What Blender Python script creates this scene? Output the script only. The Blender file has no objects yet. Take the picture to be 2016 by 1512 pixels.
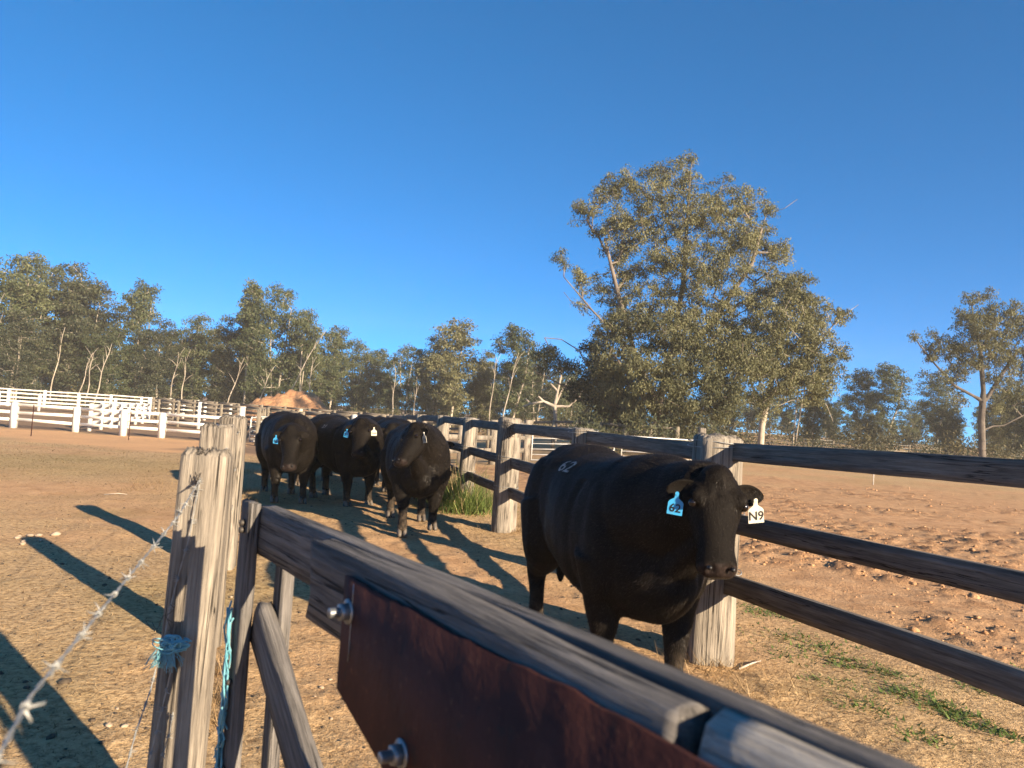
import bpy, bmesh, math, random
import numpy as np
from mathutils import Vector, Matrix, Quaternion
from mathutils.bvhtree import BVHTree

R = math.radians
scene = bpy.context.scene
COL = scene.collection

# ------------------------------------------------------------------ camera
CAM_H, FPX, CU, CV = 1.6, 1520.0, 1008.0, 756.0
PITCH, ROLL = R(2.37), R(3.9)
_F = Vector((0, math.cos(PITCH), math.sin(PITCH)))
_U0 = Vector((0, -math.sin(PITCH), math.cos(PITCH)))
_R0 = Vector((1, 0, 0))
_Rt = _R0 * math.cos(ROLL) + _U0 * math.sin(ROLL)
_Up = _U0 * math.cos(ROLL) - _R0 * math.sin(ROLL)
CAM = Vector((0, 0, CAM_H))
cd = bpy.data.cameras.new('camera')
cam = bpy.data.objects.new('camera', cd)
COL.objects.link(cam)
cam.matrix_world = Matrix(((_Rt.x, _Up.x, -_F.x, 0), (_Rt.y, _Up.y, -_F.y, 0),
                           (_Rt.z, _Up.z, -_F.z, CAM_H), (0, 0, 0, 1)))
cd.sensor_width = 36.0
cd.lens = FPX / 2016 * 36
cd.clip_start, cd.clip_end = 0.02, 3000
cd.dof.use_dof = True
cd.dof.focus_distance = 7.0
cd.dof.aperture_fstop = 5.0
scene.camera = cam

# ------------------------------------------------------------------ light
SUN_AZ, SUN_EL = R(44), R(18)          # sun stands behind and to the right of the camera
SUN_DIR = Vector((math.sin(SUN_AZ) * math.cos(SUN_EL), -math.cos(SUN_AZ) * math.cos(SUN_EL), math.sin(SUN_EL)))
world = bpy.data.worlds.new('World')
scene.world = world
world.use_nodes = True
wn = world.node_tree
wn.nodes.clear()
sky = wn.nodes.new('ShaderNodeTexSky')
sky.sky_type = 'NISHITA'
sky.sun_disc = False
sky.sun_elevation = SUN_EL
sky.sun_rotation = math.atan2(SUN_DIR.x, SUN_DIR.y)
sky.altitude = 2000
sky.air_density = 0.45
sky.dust_density = 0.1
sky.ozone_density = 10.0
bg = wn.nodes.new('ShaderNodeBackground')
bg.inputs['Strength'].default_value = 0.125
sg = wn.nodes.new('ShaderNodeGamma')
sg.inputs[1].default_value = 0.75
wo = wn.nodes.new('ShaderNodeOutputWorld')
wn.links.new(sky.outputs[0], sg.inputs[0])
hs_ = wn.nodes.new('ShaderNodeHueSaturation')
hs_.inputs['Saturation'].default_value = 1.13
hs_.inputs['Hue'].default_value = 0.489
hs_.inputs['Value'].default_value = 0.98
wn.links.new(sg.outputs[0], hs_.inputs['Color'])
wn.links.new(hs_.outputs[0], bg.inputs[0])
wn.links.new(bg.outputs[0], wo.inputs[0])
sl = bpy.data.lights.new('sun', 'SUN')
sl.energy = 5.0
sl.angle = R(0.55)
sl.color = (1.0, 0.82, 0.59)
so = bpy.data.objects.new('sun', sl)
COL.objects.link(so)
so.rotation_mode = 'QUATERNION'
so.rotation_quaternion = (-SUN_DIR).to_track_quat('-Z', 'Y')
so.location = (20, -20, 30)
scene.view_settings.view_transform = 'Standard'
scene.view_settings.look = 'None'
scene.view_settings.exposure = 1.57
scene.view_settings.gamma = 1.0
scene.view_settings.use_curve_mapping = False
try:
    scene.cycles.use_denoising = True
    scene.cycles.max_bounces = 6
    scene.cycles.transparent_max_bounces = 4
    scene.cycles.volume_bounces = 0
except Exception:
    pass

# ------------------------------------------------------------------ noise and terrain
def sstep(x):
    x = np.clip(x, 0, 1)
    return x * x * (3 - 2 * x)

def _hash(ix, iy, seed):
    n = (ix.astype(np.int64) * 374761393 + iy.astype(np.int64) * 668265263 + seed * 1442695041) & 0xffffffff
    n = ((n ^ (n >> 13)) * 1274126177) & 0xffffffff
    n = (n ^ (n >> 16)) & 0xffffffff
    return n / 4294967295.0

def vnoise(x, y, seed=0):
    x = np.asarray(x, float); y = np.asarray(y, float)
    ix = np.floor(x); iy = np.floor(y)
    fx = x - ix; fy = y - iy
    fx = fx * fx * (3 - 2 * fx); fy = fy * fy * (3 - 2 * fy)
    a = _hash(ix, iy, seed); b = _hash(ix + 1, iy, seed)
    c = _hash(ix, iy + 1, seed); d = _hash(ix + 1, iy + 1, seed)
    return (a * (1 - fx) + b * fx) * (1 - fy) + (c * (1 - fx) + d * fx) * fy - 0.5

def fbm(x, y, seed=0, octv=4):
    s = 0; a = 1.0; f = 1.0
    for o in range(octv):
        s = s + a * vnoise(np.asarray(x) * f + 17.3 * o, np.asarray(y) * f - 9.1 * o, seed + o)
        a *= 0.5; f *= 2.03
    return s

LANE = Vector((-0.2706, 0.9627))           # direction of the lane (away from the camera)
def fence_x(y):                            # x of the timber fence line at depth y
    return 1.49 - np.where(np.asarray(y) < 5.5, 0.351, 0.281) * (np.asarray(y) - 5.5)

def terrain(x, y):
    x = np.asarray(x, float); y = np.asarray(y, float)
    d = np.hypot(x, y)
    z = -0.6 * sstep((d - 14) / 30) * sstep((5 - x) / 9)
    z = z + 1.3 * sstep((y - 55) / 70) * sstep((x - 12) / 22)
    return z

def tz(x, y):
    return float(terrain(x, y))

def ray(u, v):
    return (_Rt * ((u - CU) / FPX) - _Up * ((v - CV) / FPX) + _F)

def at(u, v, depth):                       # point at a given depth along the view axis
    return CAM + ray(u, v) * depth

def gp(u, v):                              # where the sight line meets the ground
    r = ray(u, v)
    t = 0.5
    while t < 400:
        p = CAM + r * t
        if p.z < tz(p.x, p.y):
            break
        t *= 1.01
    return Vector((p.x, p.y, tz(p.x, p.y)))

def colpt(u, depth):                       # ground point of picture column u at a depth (Y)
    # find the horizon row roughly, refine
    v = 819 + 0.068 * (u - 1008)
    for _ in range(4):
        r = ray(u, v); k = depth / r.y
        p = CAM + r * k
        zt = tz(p.x, p.y)
        v += (p.z - zt) * FPX / depth
    return Vector((p.x, p.y, zt))

# ------------------------------------------------------------------ object helpers
def link(o, parent=None):
    COL.objects.link(o)
    if parent is not None:
        o.parent = parent
    return o

def tag(o, label=None, cat=None, group=None, kind=None):
    if label: o['label'] = label
    if cat: o['category'] = cat
    if group: o['group'] = group
    if kind: o['kind'] = kind
    return o

def empty(name, loc=(0, 0, 0), rz=0, label=None, cat=None, group=None):
    o = bpy.data.objects.new(name, None)
    o.empty_display_size = 0.2
    o.location = loc
    o.rotation_euler = (0, 0, rz)
    link(o)
    return tag(o, label, cat, group)

def npmesh(name, verts, faces, mats=(), smooth=False, mat_idx=None):
    """verts (N,3); faces (M,k) array or list of arrays with different k"""
    me = bpy.data.meshes.new(name)
    if not isinstance(faces, list):
        faces = [faces]
    faces = [np.asarray(f, np.int32) for f in faces if len(f)]
    verts = np.asarray(verts, np.float32)
    me.vertices.add(len(verts))
    me.vertices.foreach_set('co', verts.ravel())
    loops = np.concatenate([f.ravel() for f in faces])
    tot = np.concatenate([np.full(len(f), f.shape[1], np.int32) for f in faces])
    start = np.concatenate([[0], np.cumsum(tot)[:-1]]).astype(np.int32)
    me.loops.add(len(loops))
    me.loops.foreach_set('vertex_index', loops)
    me.polygons.add(len(tot))
    me.polygons.foreach_set('loop_start', start)
    me.polygons.foreach_set('loop_total', tot)
    if smooth:
        me.polygons.foreach_set('use_smooth', np.ones(len(tot), bool))
    if mat_idx is not None:
        me.polygons.foreach_set('material_index', np.asarray(mat_idx, np.int32))
    for m in mats:
        me.materials.append(m)
    me.update(calc_edges=True)
    me.validate()
    return me

def obj(name, me, parent=None, loc=None, rot=None):
    o = bpy.data.objects.new(name, me)
    if loc is not None: o.location = loc
    if rot is not None: o.rotation_euler = rot
    return link(o, parent)

def loft(rings, cap=True):
    """rings: list of (n,3) arrays with the same n -> verts, [quads, caps]"""
    n = len(rings[0]); m = len(rings)
    V = np.concatenate(rings)
    i = np.arange(m - 1)[:, None] * n; j = np.arange(n)[None, :]
    a = i + j; b = i + (j + 1) % n
    q = np.stack([a, b, b + n, a + n], -1).reshape(-1, 4)
    f = [q]
    if cap:
        f.append(np.arange(n)[::-1][None, :])
        f.append((np.arange(n) + (m - 1) * n)[None, :])
    return V, f

class MB:
    """collects pieces of ONE object"""
    def __init__(s): s.v = []; s.f = []; s.n = 0
    def add(s, V, F):
        V = np.asarray(V, float)
        for f in (F if isinstance(F, list) else [F]):
            s.f.append(np.asarray(f) + s.n)
        s.v.append(V); s.n += len(V)
    def tube(s, pts, rad, seg=8, cap=True):
        V, F = tube_arrays(pts, rad, seg, cap); s.add(V, F)
    def box(s, c, size, M=None):
        x, y, z = [k / 2 for k in size]
        V = np.array([(-x,-y,-z),(x,-y,-z),(x,y,-z),(-x,y,-z),(-x,-y,z),(x,-y,z),(x,y,z),(-x,y,z)])
        if M is not None: V = V @ np.array(M).T
        V = V + np.array(c)
        s.add(V, [np.array([(0,3,2,1),(4,5,6,7),(0,1,5,4),(1,2,6,5),(2,3,7,6),(3,0,4,7)])])
    def mesh(s, name, mats=(), smooth=False):
        byk = {}
        for f in s.f: byk.setdefault(f.shape[1], []).append(f)
        return npmesh(name, np.concatenate(s.v), [np.concatenate(v) for v in byk.values()], mats, smooth)

def tube_arrays(pts, rad, seg=8, cap=True):
    P = [Vector(p) for p in pts]
    if not hasattr(rad, '__len__'): rad = [rad] * len(P)
    rings = []
    t0 = (P[1] - P[0]).normalized()
    up = Vector((0, 0, 1)) if abs(t0.z) < 0.9 else Vector((1, 0, 0))
    nrm = t0.cross(up).normalized()
    for k, p in enumerate(P):
        t = (P[min(k + 1, len(P) - 1)] - P[max(k - 1, 0)]).normalized()
        nrm = (nrm - t * nrm.dot(t)).normalized()
        b = t.cross(nrm)
        a = np.arange(seg) * 2 * math.pi / seg
        rings.append(np.array(p)[None] + rad[k] * (np.cos(a)[:, None] * np.array(nrm) + np.sin(a)[:, None] * np.array(b)))
    return loft(rings, cap)

# ------------------------------------------------------------------ materials
class NT:
    def __init__(s, name):
        s.m = bpy.data.materials.new(name); s.m.use_nodes = True
        s.t = s.m.node_tree; s.t.nodes.clear()
        s.out = s.n('ShaderNodeOutputMaterial')
        s.p = s.n('ShaderNodeBsdfPrincipled')
        s.l(s.p.outputs[0], s.out.inputs[0])
    def n(s, ty, **kw):
        x = s.t.nodes.new(ty)
        for k, v in kw.items(): setattr(x, k, v)
        return x
    def l(s, a, b): s.t.links.new(a, b)
    def coord(s, kind='Object', scale=(1, 1, 1), rnd=True):
        c = s.n('ShaderNodeTexCoord')
        mp = s.n('ShaderNodeMapping'); mp.inputs['Scale'].default_value = scale
        if rnd:
            oi = s.n('ShaderNodeObjectInfo')
            mu = s.n('ShaderNodeMath', operation='MULTIPLY'); mu.inputs[1].default_value = 37.0
            s.l(oi.outputs['Random'], mu.inputs[0]); s.l(mu.outputs[0], mp.inputs['Location'])
        s.l(c.outputs[kind], mp.inputs[0])
        return mp.outputs[0]
    def geo(s):
        return s.n('ShaderNodeNewGeometry').outputs['Position']
    def scale(s, vec, sc):
        mp = s.n('ShaderNodeMapping'); mp.inputs['Scale'].default_value = sc if hasattr(sc, '__len__') else (sc,) * 3
        s.l(vec, mp.inputs[0]); return mp.outputs[0]
    def noise(s, vec, sc=5, det=4, rough=0.55, dist=0.0):
        x = s.n('ShaderNodeTexNoise'); x.inputs['Scale'].default_value = sc
        x.inputs['Detail'].default_value = det; x.inputs['Roughness'].default_value = rough
        x.inputs['Distortion'].default_value = dist
        s.l(vec, x.inputs['Vector']); return x.outputs[0]
    def ramp(s, fac, stops, interp='LINEAR'):
        x = s.n('ShaderNodeValToRGB'); x.color_ramp.interpolation = interp
        e = x.color_ramp.elements
        while len(e) < len(stops): e.new(0.5)
        for i, (p, c) in enumerate(stops):
            e[i].position = p
            e[i].color = (c, c, c, 1) if not hasattr(c, '__len__') else (*c, 1)
        s.l(fac, x.inputs[0]); return x.outputs[0]
    def mix(s, fac, a, b, mode='MIX'):
        x = s.n('ShaderNodeMix', data_type='RGBA', blend_type=mode)
        for sock, v in ((x.inputs[0], fac), (x.inputs[6], a), (x.inputs[7], b)):
            if hasattr(v, 'is_linked'): s.l(v, sock)
            elif hasattr(v, '__len__'): sock.default_value = (*v, 1)
            else: sock.default_value = v
        return x.outputs[2]
    def math(s, op, a, b=None):
        x = s.n('ShaderNodeMath', operation=op)
        for i, v in enumerate((a, b)):
            if v is None: continue
            if hasattr(v, 'is_linked'): s.l(v, x.inputs[i])
            else: x.inputs[i].default_value = v
        return x.outputs[0]
    def bump(s, h, strength=0.5, dist=0.01):
        x = s.n('ShaderNodeBump'); x.inputs['Strength'].default_value = strength
        x.inputs['Distance'].default_value = dist
        s.l(h, x.inputs['Height']); s.l(x.outputs[0], s.p.inputs['Normal'])
    def set(s, **kw):
        for k, v in kw.items():
            i = s.p.inputs[{'col': 'Base Color', 'rough': 'Roughness', 'metal': 'Metallic', 'spec': 'Specular IOR Level',
                            'sheen': 'Sheen Weight', 'sheenr': 'Sheen Roughness', 'sheent': 'Sheen Tint'}[k]]
            if hasattr(v, 'is_linked'): s.l(v, i)
            elif hasattr(v, '__len__'): i.default_value = (*v, 1)
            else: i.default_value = v
        return s

def wood(name, axis, light, mid, dark, grain=1.0, bump=0.5, cw=1.0):
    """weathered timber with the grain along one local axis (0 x, 2 z)"""
    s = NT(name)
    def st(cross, along):
        sc = [cross * grain] * 3; sc[axis] = along * grain
        return s.coord('Object', tuple(sc))
    g = s.noise(st(38, 1.6), 1.0, 7, 0.72, 0.1)
    f = s.noise(st(150, 7), 1.0, 3, 0.6)
    b = s.noise(st(5, 2.2), 1.0, 5, 0.65)
    c = s.ramp(g, [(0.34, dark), (0.48, mid), (0.62, light)])
    c = s.mix(s.ramp(b, [(0.40, 0.0), (0.68, 0.6)]), c, [k * 0.60 for k in mid])
    c = s.mix(0.45, c, s.ramp(f, [(0.3, 0.3), (0.65, 1.0)]), 'MULTIPLY')
    crk = s.noise(st(17 if cw < 1.5 else 27, 0.7), 1.0, 4, 0.55, 0.3)
    crack = s.ramp(crk, [(0.5 - .012 * cw, 1.0), (0.5 - .004 * cw, 0.0), (0.5 + .004 * cw, 0.0), (0.5 + .012 * cw, 1.0)])
    brk = s.ramp(s.noise(st(6, 1.6), 1.0, 2), [(0.45, 1.0), (0.55, 0.0)])
    crack = s.math('MAXIMUM', crack, brk)
    c = s.mix(crack, [k * 0.35 for k in dark], c)
    s.set(col=c, rough=0.88, spec=0.2)
    h = s.math('ADD', s.math('ADD', g, s.math('MULTIPLY', f, 0.45)), s.math('MULTIPLY', crack, 0.7))
    s.bump(h, bump, 0.012)
    return s.m

M = {}
_wl, _wm, _wd = (0.34, 0.285, 0.215), (0.22, 0.185, 0.145), (0.085, 0.07, 0.058)
M['wood_x'] = wood('weathered_rail_shade_tone', 0, (0.27, 0.235, 0.195), (0.175, 0.152, 0.128), (0.085, 0.073, 0.062))  # same timber as the posts, darkened: shade on the rails put into the colour
M['wood_z'] = wood('weathered_timber_post', 2, (0.42, 0.36, 0.285), (0.29, 0.248, 0.198), (0.11, 0.092, 0.075), 1.0, 0.7, 2.4)
M['wood_gate_x'] = wood('grey_gate_timber', 0, (0.25, 0.228, 0.207), (0.165, 0.15, 0.138), (0.075, 0.069, 0.065), 1.5, 0.8, 2.0)
M['wood_gate_z'] = wood('grey_gate_timber_upright', 2, (0.33, 0.285, 0.23), (0.21, 0.18, 0.145), (0.07, 0.06, 0.05), 1.4, 0.7)
M['wood_yard'] = wood('grey_yard_timber', 0, (0.30, 0.25, 0.19), (0.21, 0.175, 0.135), (0.10, 0.085, 0.07))
M['wood_yard_z'] = wood('grey_yard_post', 2, (0.33, 0.28, 0.21), (0.24, 0.20, 0.15), (0.11, 0.09, 0.07))
M['wood_pale'] = wood('bleached_timber', 0, (0.56, 0.52, 0.46), (0.44, 0.40, 0.35), (0.2, 0.18, 0.16), 1.4, 0.9)

s = NT('white_paint')
v = s.coord('Object', (1, 1, 1))
s.set(col=s.mix(s.ramp(s.noise(v, 3, 5), [(0.5, 0.0), (0.75, 0.5)]), (0.74, 0.70, 0.62), (0.50, 0.42, 0.33)), rough=0.6)
M['white'] = s.m

s = NT('rusty_plate')
v = s.coord('Object', (1, 1, 1))
a = s.noise(v, 6, 6, 0.65); b = s.noise(v, 60, 3)
c = s.ramp(a, [(0.3, (0.026, 0.0085, 0.0075)), (0.5, (0.044, 0.0145, 0.012)), (0.7, (0.066, 0.023, 0.018))])
c = s.mix(s.ramp(b, [(0.62, 0.0), (0.72, 0.6)]), c, (0.12, 0.05, 0.03))
st_ = s.noise(s.coord('Object', (9, 9, 1.6)), 1.0, 5, 0.6)
c = s.mix(s.ramp(st_, [(0.5, 0.0), (0.75, 0.3)]), c, (0.085, 0.032, 0.024))
c = s.mix(s.ramp(s.noise(v, 18, 5, .7), [(0.6, 0.0), (0.66, 0.8)]), c, (0.02, 0.012, 0.012))
s.set(col=c, rough=0.75, spec=0.2); s.bump(s.math('ADD', b, s.noise(v, 25, 5)), 0.5, 0.003)
M['rust'] = s.m

s = NT('galvanised_bolt'); v = s.coord('Object')
s.set(col=s.ramp(s.noise(v, 30, 3), [(0.3, (0.16, 0.17, 0.18)), (0.7, (0.32, 0.33, 0.34))]), metal=0.7, rough=0.45)
M['bolt'] = s.m
s = NT('galvanised_wire'); v = s.coord('Object')
s.set(col=s.ramp(s.noise(v, 25, 4), [(0.3, (0.20, 0.20, 0.19)), (0.7, (0.38, 0.38, 0.36))]), metal=0.35, rough=0.5)
M['wire'] = s.m
s = NT('dark_wire'); s.set(col=(0.07, 0.06, 0.05), metal=0.4, rough=0.6); M['darkwire'] = s.m
s = NT('pipe_steel'); v = s.coord('Object')
s.set(col=s.ramp(s.noise(v, 6, 3), [(0.3, (0.55, 0.53, 0.49)), (0.7, (0.75, 0.73, 0.68))]), metal=0.2, rough=0.45)
M['pipe'] = s.m
s = NT('blue_twine'); v = s.coord('Object')
s.set(col=s.ramp(s.noise(v, 20, 3), [(0.3, (0.06, 0.24, 0.30)), (0.7, (0.17, 0.42, 0.48))]), rough=0.7, sheen=0.3)
M['twine'] = s.m
s = NT('blue_tag'); v = s.coord('Object'); s.set(col=s.mix(s.ramp(s.noise(v, 45, 4), [(0.45, 0.0), (0.75, 0.6)]), (0.045, 0.36, 0.68), (0.10, 0.24, 0.34)), rough=0.5); M['tagblue'] = s.m
s = NT('white_tag'); v = s.coord('Object'); s.set(col=s.mix(s.ramp(s.noise(v, 45, 4), [(0.45, 0.0), (0.75, 0.6)]), (0.62, 0.58, 0.47), (0.40, 0.33, 0.24)), rough=0.5); M['tagwhite'] = s.m
s = NT('tag_print'); s.set(col=(0.006, 0.006, 0.007), rough=0.5); M['print'] = s.m
s = NT('freeze_brand'); v = s.coord('Object')
s.set(col=s.ramp(s.noise(v, 40, 3), [(0.35, (0.05, 0.042, 0.036)), (0.55, (0.34, 0.30, 0.26))]), rough=0.7); M['brand'] = s.m
s = NT('eye'); s.set(col=(0.008, 0.005, 0.004), rough=0.08); M['eye'] = s.m
s = NT('hoof'); v = s.coord('Object')
s.set(col=s.ramp(s.noise(v, 12, 3), [(0.3, (0.05, 0.04, 0.032)), (0.7, (0.15, 0.12, 0.09))]), rough=0.6); M['hoof'] = s.m

def coat(name, k=1.0):
    s = NT(name)
    v = s.coord('Object', (1, 1, 1))
    big = s.noise(v, 2.5, 4); mid = s.noise(v, 14, 4, 0.6, 0.5)
    hairv = s.coord('Object', (45, 120, 45), False); hair = s.noise(hairv, 1.0, 4, 0.65, 0.6)
    c = s.ramp(big, [(0.3, (0.005 * k, 0.0041 * k, 0.0034 * k)), (0.7, (0.0125 * k, 0.0098 * k, 0.0078 * k))])
    c = s.mix(0.5, c, s.ramp(hair, [(0.3, 0.35), (0.7, 1.0)]), 'MULTIPLY')
    # bare muzzle skin, dust on the lower legs
    nose = s.n('ShaderNodeAttribute', attribute_name='nose').outputs['Fac']
    dust = s.n('ShaderNodeAttribute', attribute_name='dust').outputs['Fac']
    skin = s.ramp(s.noise(v, 40, 3), [(0.3, (0.011, 0.008, 0.007)), (0.7, (0.030, 0.021, 0.018))])
    c = s.mix(nose, c, skin)
    c = s.mix(s.math('MULTIPLY', dust, s.ramp(mid, [(0.4, 0.15), (0.65, 0.8)])), c, (0.13, 0.095, 0.065))
    s.set(col=c, spec=0.05, sheen=0.0, sheenr=0.5, sheent=(0.55, 0.45, 0.36))
    s.l(s.mix(nose, (0.6, 0.6, 0.6), (0.3, 0.3, 0.3)), s.p.inputs['Roughness'])
    s.bump(s.math('ADD', s.math('MULTIPLY', mid, 0.8), s.math('MULTIPLY', hair, 0.7)), 0.55, 0.012)
    return s.m
M['coat'] = coat('black_coat')
s = NT('black_hair'); tt = s.n('ShaderNodeAttribute', attribute_name='tint').outputs['Fac']
s.set(col=s.ramp(tt, [(0.1, (0.003, 0.0025, 0.0022)), (0.5, (0.013, 0.0104, 0.0084)), (0.9, (0.052, 0.041, 0.033))]), rough=0.42, spec=0.12)
M['hair'] = s.m

def leafmat(name, a, b, c, rough=0.58):
    s = NT(name)
    t = s.n('ShaderNodeAttribute', attribute_name='tint').outputs['Fac']
    oi = s.n('ShaderNodeObjectInfo').outputs['Random']
    tt = s.math('ADD', t, s.math('MULTIPLY', s.math('SUBTRACT', oi, 0.5), 0.25))
    s.set(col=s.ramp(tt, [(0.1, a), (0.5, b), (0.9, c)]), rough=rough, spec=0.25)
    tr = s.n('ShaderNodeBsdfTranslucent'); mx = s.n('ShaderNodeMixShader'); mx.inputs[0].default_value = 0.22
    s.l(s.mix(1.0, s.ramp(tt, [(0.1, a), (0.5, b), (0.9, c)]), (1.3, 1.3, 0.7), 'MULTIPLY'), tr.inputs[0])
    s.l(s.p.outputs[0], mx.inputs[1]); s.l(tr.outputs[0], mx.inputs[2]); s.l(mx.outputs[0], s.out.inputs[0])
    return s.m
M['leaf'] = leafmat('gum_leaves', (0.060, 0.064, 0.032), (0.112, 0.111, 0.054), (0.21, 0.20, 0.098))
M['leaf_far'] = leafmat('far_gum_leaves', (0.034, 0.048, 0.022), (0.068, 0.083, 0.037), (0.130, 0.138, 0.062), 0.55)
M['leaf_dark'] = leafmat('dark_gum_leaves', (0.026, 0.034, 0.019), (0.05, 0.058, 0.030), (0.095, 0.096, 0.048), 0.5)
M['leaf_green'] = leafmat('fresh_grass', (0.075, 0.115, 0.03), (0.14, 0.19, 0.05), (0.27, 0.31, 0.10), 0.5)
M['straw'] = leafmat('dry_grass', (0.13, 0.08, 0.038), (0.33, 0.215, 0.108), (0.55, 0.395, 0.22), 0.8)
M['scrub'] = leafmat('dry_scrub', (0.035, 0.036, 0.018), (0.065, 0.06, 0.03), (0.13, 0.11, 0.055), 0.7)

def bark(name, light, mid, dark):
    s = NT(name); v = s.coord('Object', (1, 1, 0.35))
    s.set(col=s.ramp(s.noise(v, 2.2, 6, 0.65), [(0.3, dark), (0.5, mid), (0.68, light)]), rough=0.85)
    s.bump(s.noise(v, 14, 4), 0.5, 0.03)
    return s.m
M['bark_pale'] = bark('pale_gum_bark', (0.50, 0.43, 0.34), (0.34, 0.285, 0.22), (0.13, 0.105, 0.08))
M['bark'] = bark('grey_gum_bark', (0.24, 0.19, 0.15), (0.15, 0.12, 0.095), (0.06, 0.047, 0.037))
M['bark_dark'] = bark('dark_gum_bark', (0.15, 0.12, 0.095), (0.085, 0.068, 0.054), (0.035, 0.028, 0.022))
M['bark_dead'] = bark('dead_timber', (0.50, 0.44, 0.36), (0.38, 0.32, 0.26), (0.22, 0.18, 0.14))

s = NT('mound_dirt'); v = s.coord('Object', (1, 1, 1))
a = s.noise(v, 0.7, 6, 0.6); b = s.noise(v, 3, 5)
s.set(col=s.mix(s.ramp(b, [(0.35, 0.0), (0.65, 0.6)]), s.ramp(a, [(0.3, (0.30, 0.135, 0.055)), (0.7, (0.47, 0.245, 0.115))]), (0.24, 0.13, 0.07)), rough=0.95)
s.bump(b, 0.8, 0.3)
M['mound'] = s.m
s = NT('stone'); v = s.coord('Object')
s.set(col=s.ramp(s.noise(v, 12, 5), [(0.3, (0.28, 0.20, 0.13)), (0.7, (0.44, 0.34, 0.24))]), rough=0.9); s.bump(s.noise(v, 40, 4), 0.5, 0.01)
M['stone'] = s.m
s = NT('dung'); v = s.coord('Object')
s.set(col=s.ramp(s.noise(v, 20, 4), [(0.3, (0.035, 0.025, 0.018)), (0.7, (0.11, 0.08, 0.05))]), rough=0.95); M['dung'] = s.m

# ground: zones come from vertex attributes (what grows or lies there, and painted clod shading)
s = NT('ground_dirt')
P = s.geo()
n1 = s.noise(s.scale(P, 0.35), 1.0, 5, 0.6); n2 = s.noise(s.scale(P, 3.0), 1.0, 5, 0.65)
n3 = s.noise(s.scale(P, 22.0), 1.0, 4, 0.7); n4 = s.noise(s.scale(P, 90.0), 1.0, 3, 0.7)
dirt = s.ramp(n2, [(0.3, (0.38, 0.195, 0.092)), (0.5, (0.52, 0.295, 0.148)), (0.72, (0.63, 0.385, 0.21))])
dry = s.ramp(n3, [(0.3, (0.29, 0.18, 0.088)), (0.5, (0.50, 0.335, 0.17)), (0.7, (0.66, 0.46, 0.25))])
grn = s.ramp(n3, [(0.3, (0.19, 0.15, 0.055)), (0.6, (0.36, 0.27, 0.11)), (0.75, (0.48, 0.37, 0.165))])
gravel = s.ramp(n4, [(0.3, (0.50, 0.255, 0.11)), (0.5, (0.66, 0.37, 0.175)), (0.7, (0.74, 0.47, 0.26))])
yard = s.ramp(n2, [(0.3, (0.20, 0.125, 0.075)), (0.7, (0.31, 0.20, 0.12))])
def att(nm): return s.n('ShaderNodeAttribute', attribute_name=nm).outputs['Fac']
c = s.mix(att('dry'), dirt, dry)
c = s.mix(att('green'), c, grn)
c = s.mix(att('gravel'), c, gravel)
c = s.mix(att('yard'), c, yard)
c = s.mix(s.ramp(n1, [(0.35, 0.0), (0.7, 0.35)]), c, s.mix(0.5, c, (0.19, 0.12, 0.07)))
c = s.mix(0.75, c, s.ramp(n3, [(0.28, 0.55), (0.48, 1.0)]), 'MULTIPLY')
c = s.mix(s.math('MULTIPLY', att('clod'), 0.8), c, (0.17, 0.088, 0.048))  # shading of the churned clods painted in as dark brown
s.set(col=c, rough=0.95, spec=0.15)
s.bump(s.math('ADD', s.math('MULTIPLY', n3, 1.0), s.math('MULTIPLY', n4, 0.35)), 0.8, 0.03)
M['ground'] = s.m

# ------------------------------------------------------------------ ground sheet
def zone_masks(x, y):
    fx = fence_x(y)
    d = np.hypot(x, y)
    lf = fx - 3.55                                        # left fence line
    right = sstep((x - fx - 1.3) / 1.5 + 0.6 * fbm(x * .5, y * .5, 5))
    left = sstep((lf - x) / 0.8)
    bare = fbm(x * 0.23, y * 0.16, 31, 4)
    dry = np.clip(0.75 + 1.4 * fbm(x * 0.45, y * 0.45, 9), 0, 1)
    lane = (1 - left) * (1 - sstep((x - fx) / 0.6))
    # trodden middle of the lane is bare
    mid = np.exp(-((x - (fx - 1.55)) / 0.95) ** 2) * sstep((13 - y) / 5)
    dry = dry * (1 - 0.8 * lane * mid)
    rightbare = right * sstep((31 - y) / 7 + 0.8 * fbm(x * .3, y * .3, 12))
    dry = dry * (1 - 0.85 * rightbare)
    band = left * np.exp(-((y - 12.5 - 0.1 * x) / 2.0) ** 2) * sstep((-4.5 - x) / 2)
    dry = dry * (1 - 0.75 * band)
    dry = np.clip(dry + .18 * left * (1 - band), 0, 1)
    yard = np.maximum(sstep((y - 36.6) / .8) * sstep((-8 - x) / 2), sstep((y - 24) / 3) * sstep((x + 11.8) / 1.0) * sstep((fx - .3 - x) / 1.0))
    gravel = sstep((y - 22.3 - np.maximum(0, -10.5 - x) * .7 - 2.2 * bare) / 1.6) * (1 - sstep((y - 36.4) / .8)) * sstep((-7.6 - x) / 1.2)
    green = np.clip(1.5 * fbm(x * 0.8 + 3, y * 0.8, 41) - 0.05, 0, 1) * 0.55 * (1 - rightbare)
    green = green + left * sstep((d - 14) / 4) * sstep((24 - d) / 5) * 0.45
    clodz = rightbare * sstep((x - fx - 1.6) / 1.5)
    return dict(dry=dry, yard=yard, gravel=gravel, green=np.clip(green, 0, 1) * (1 - gravel) * (1 - yard), rb=clodz, lane=lane)

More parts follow.
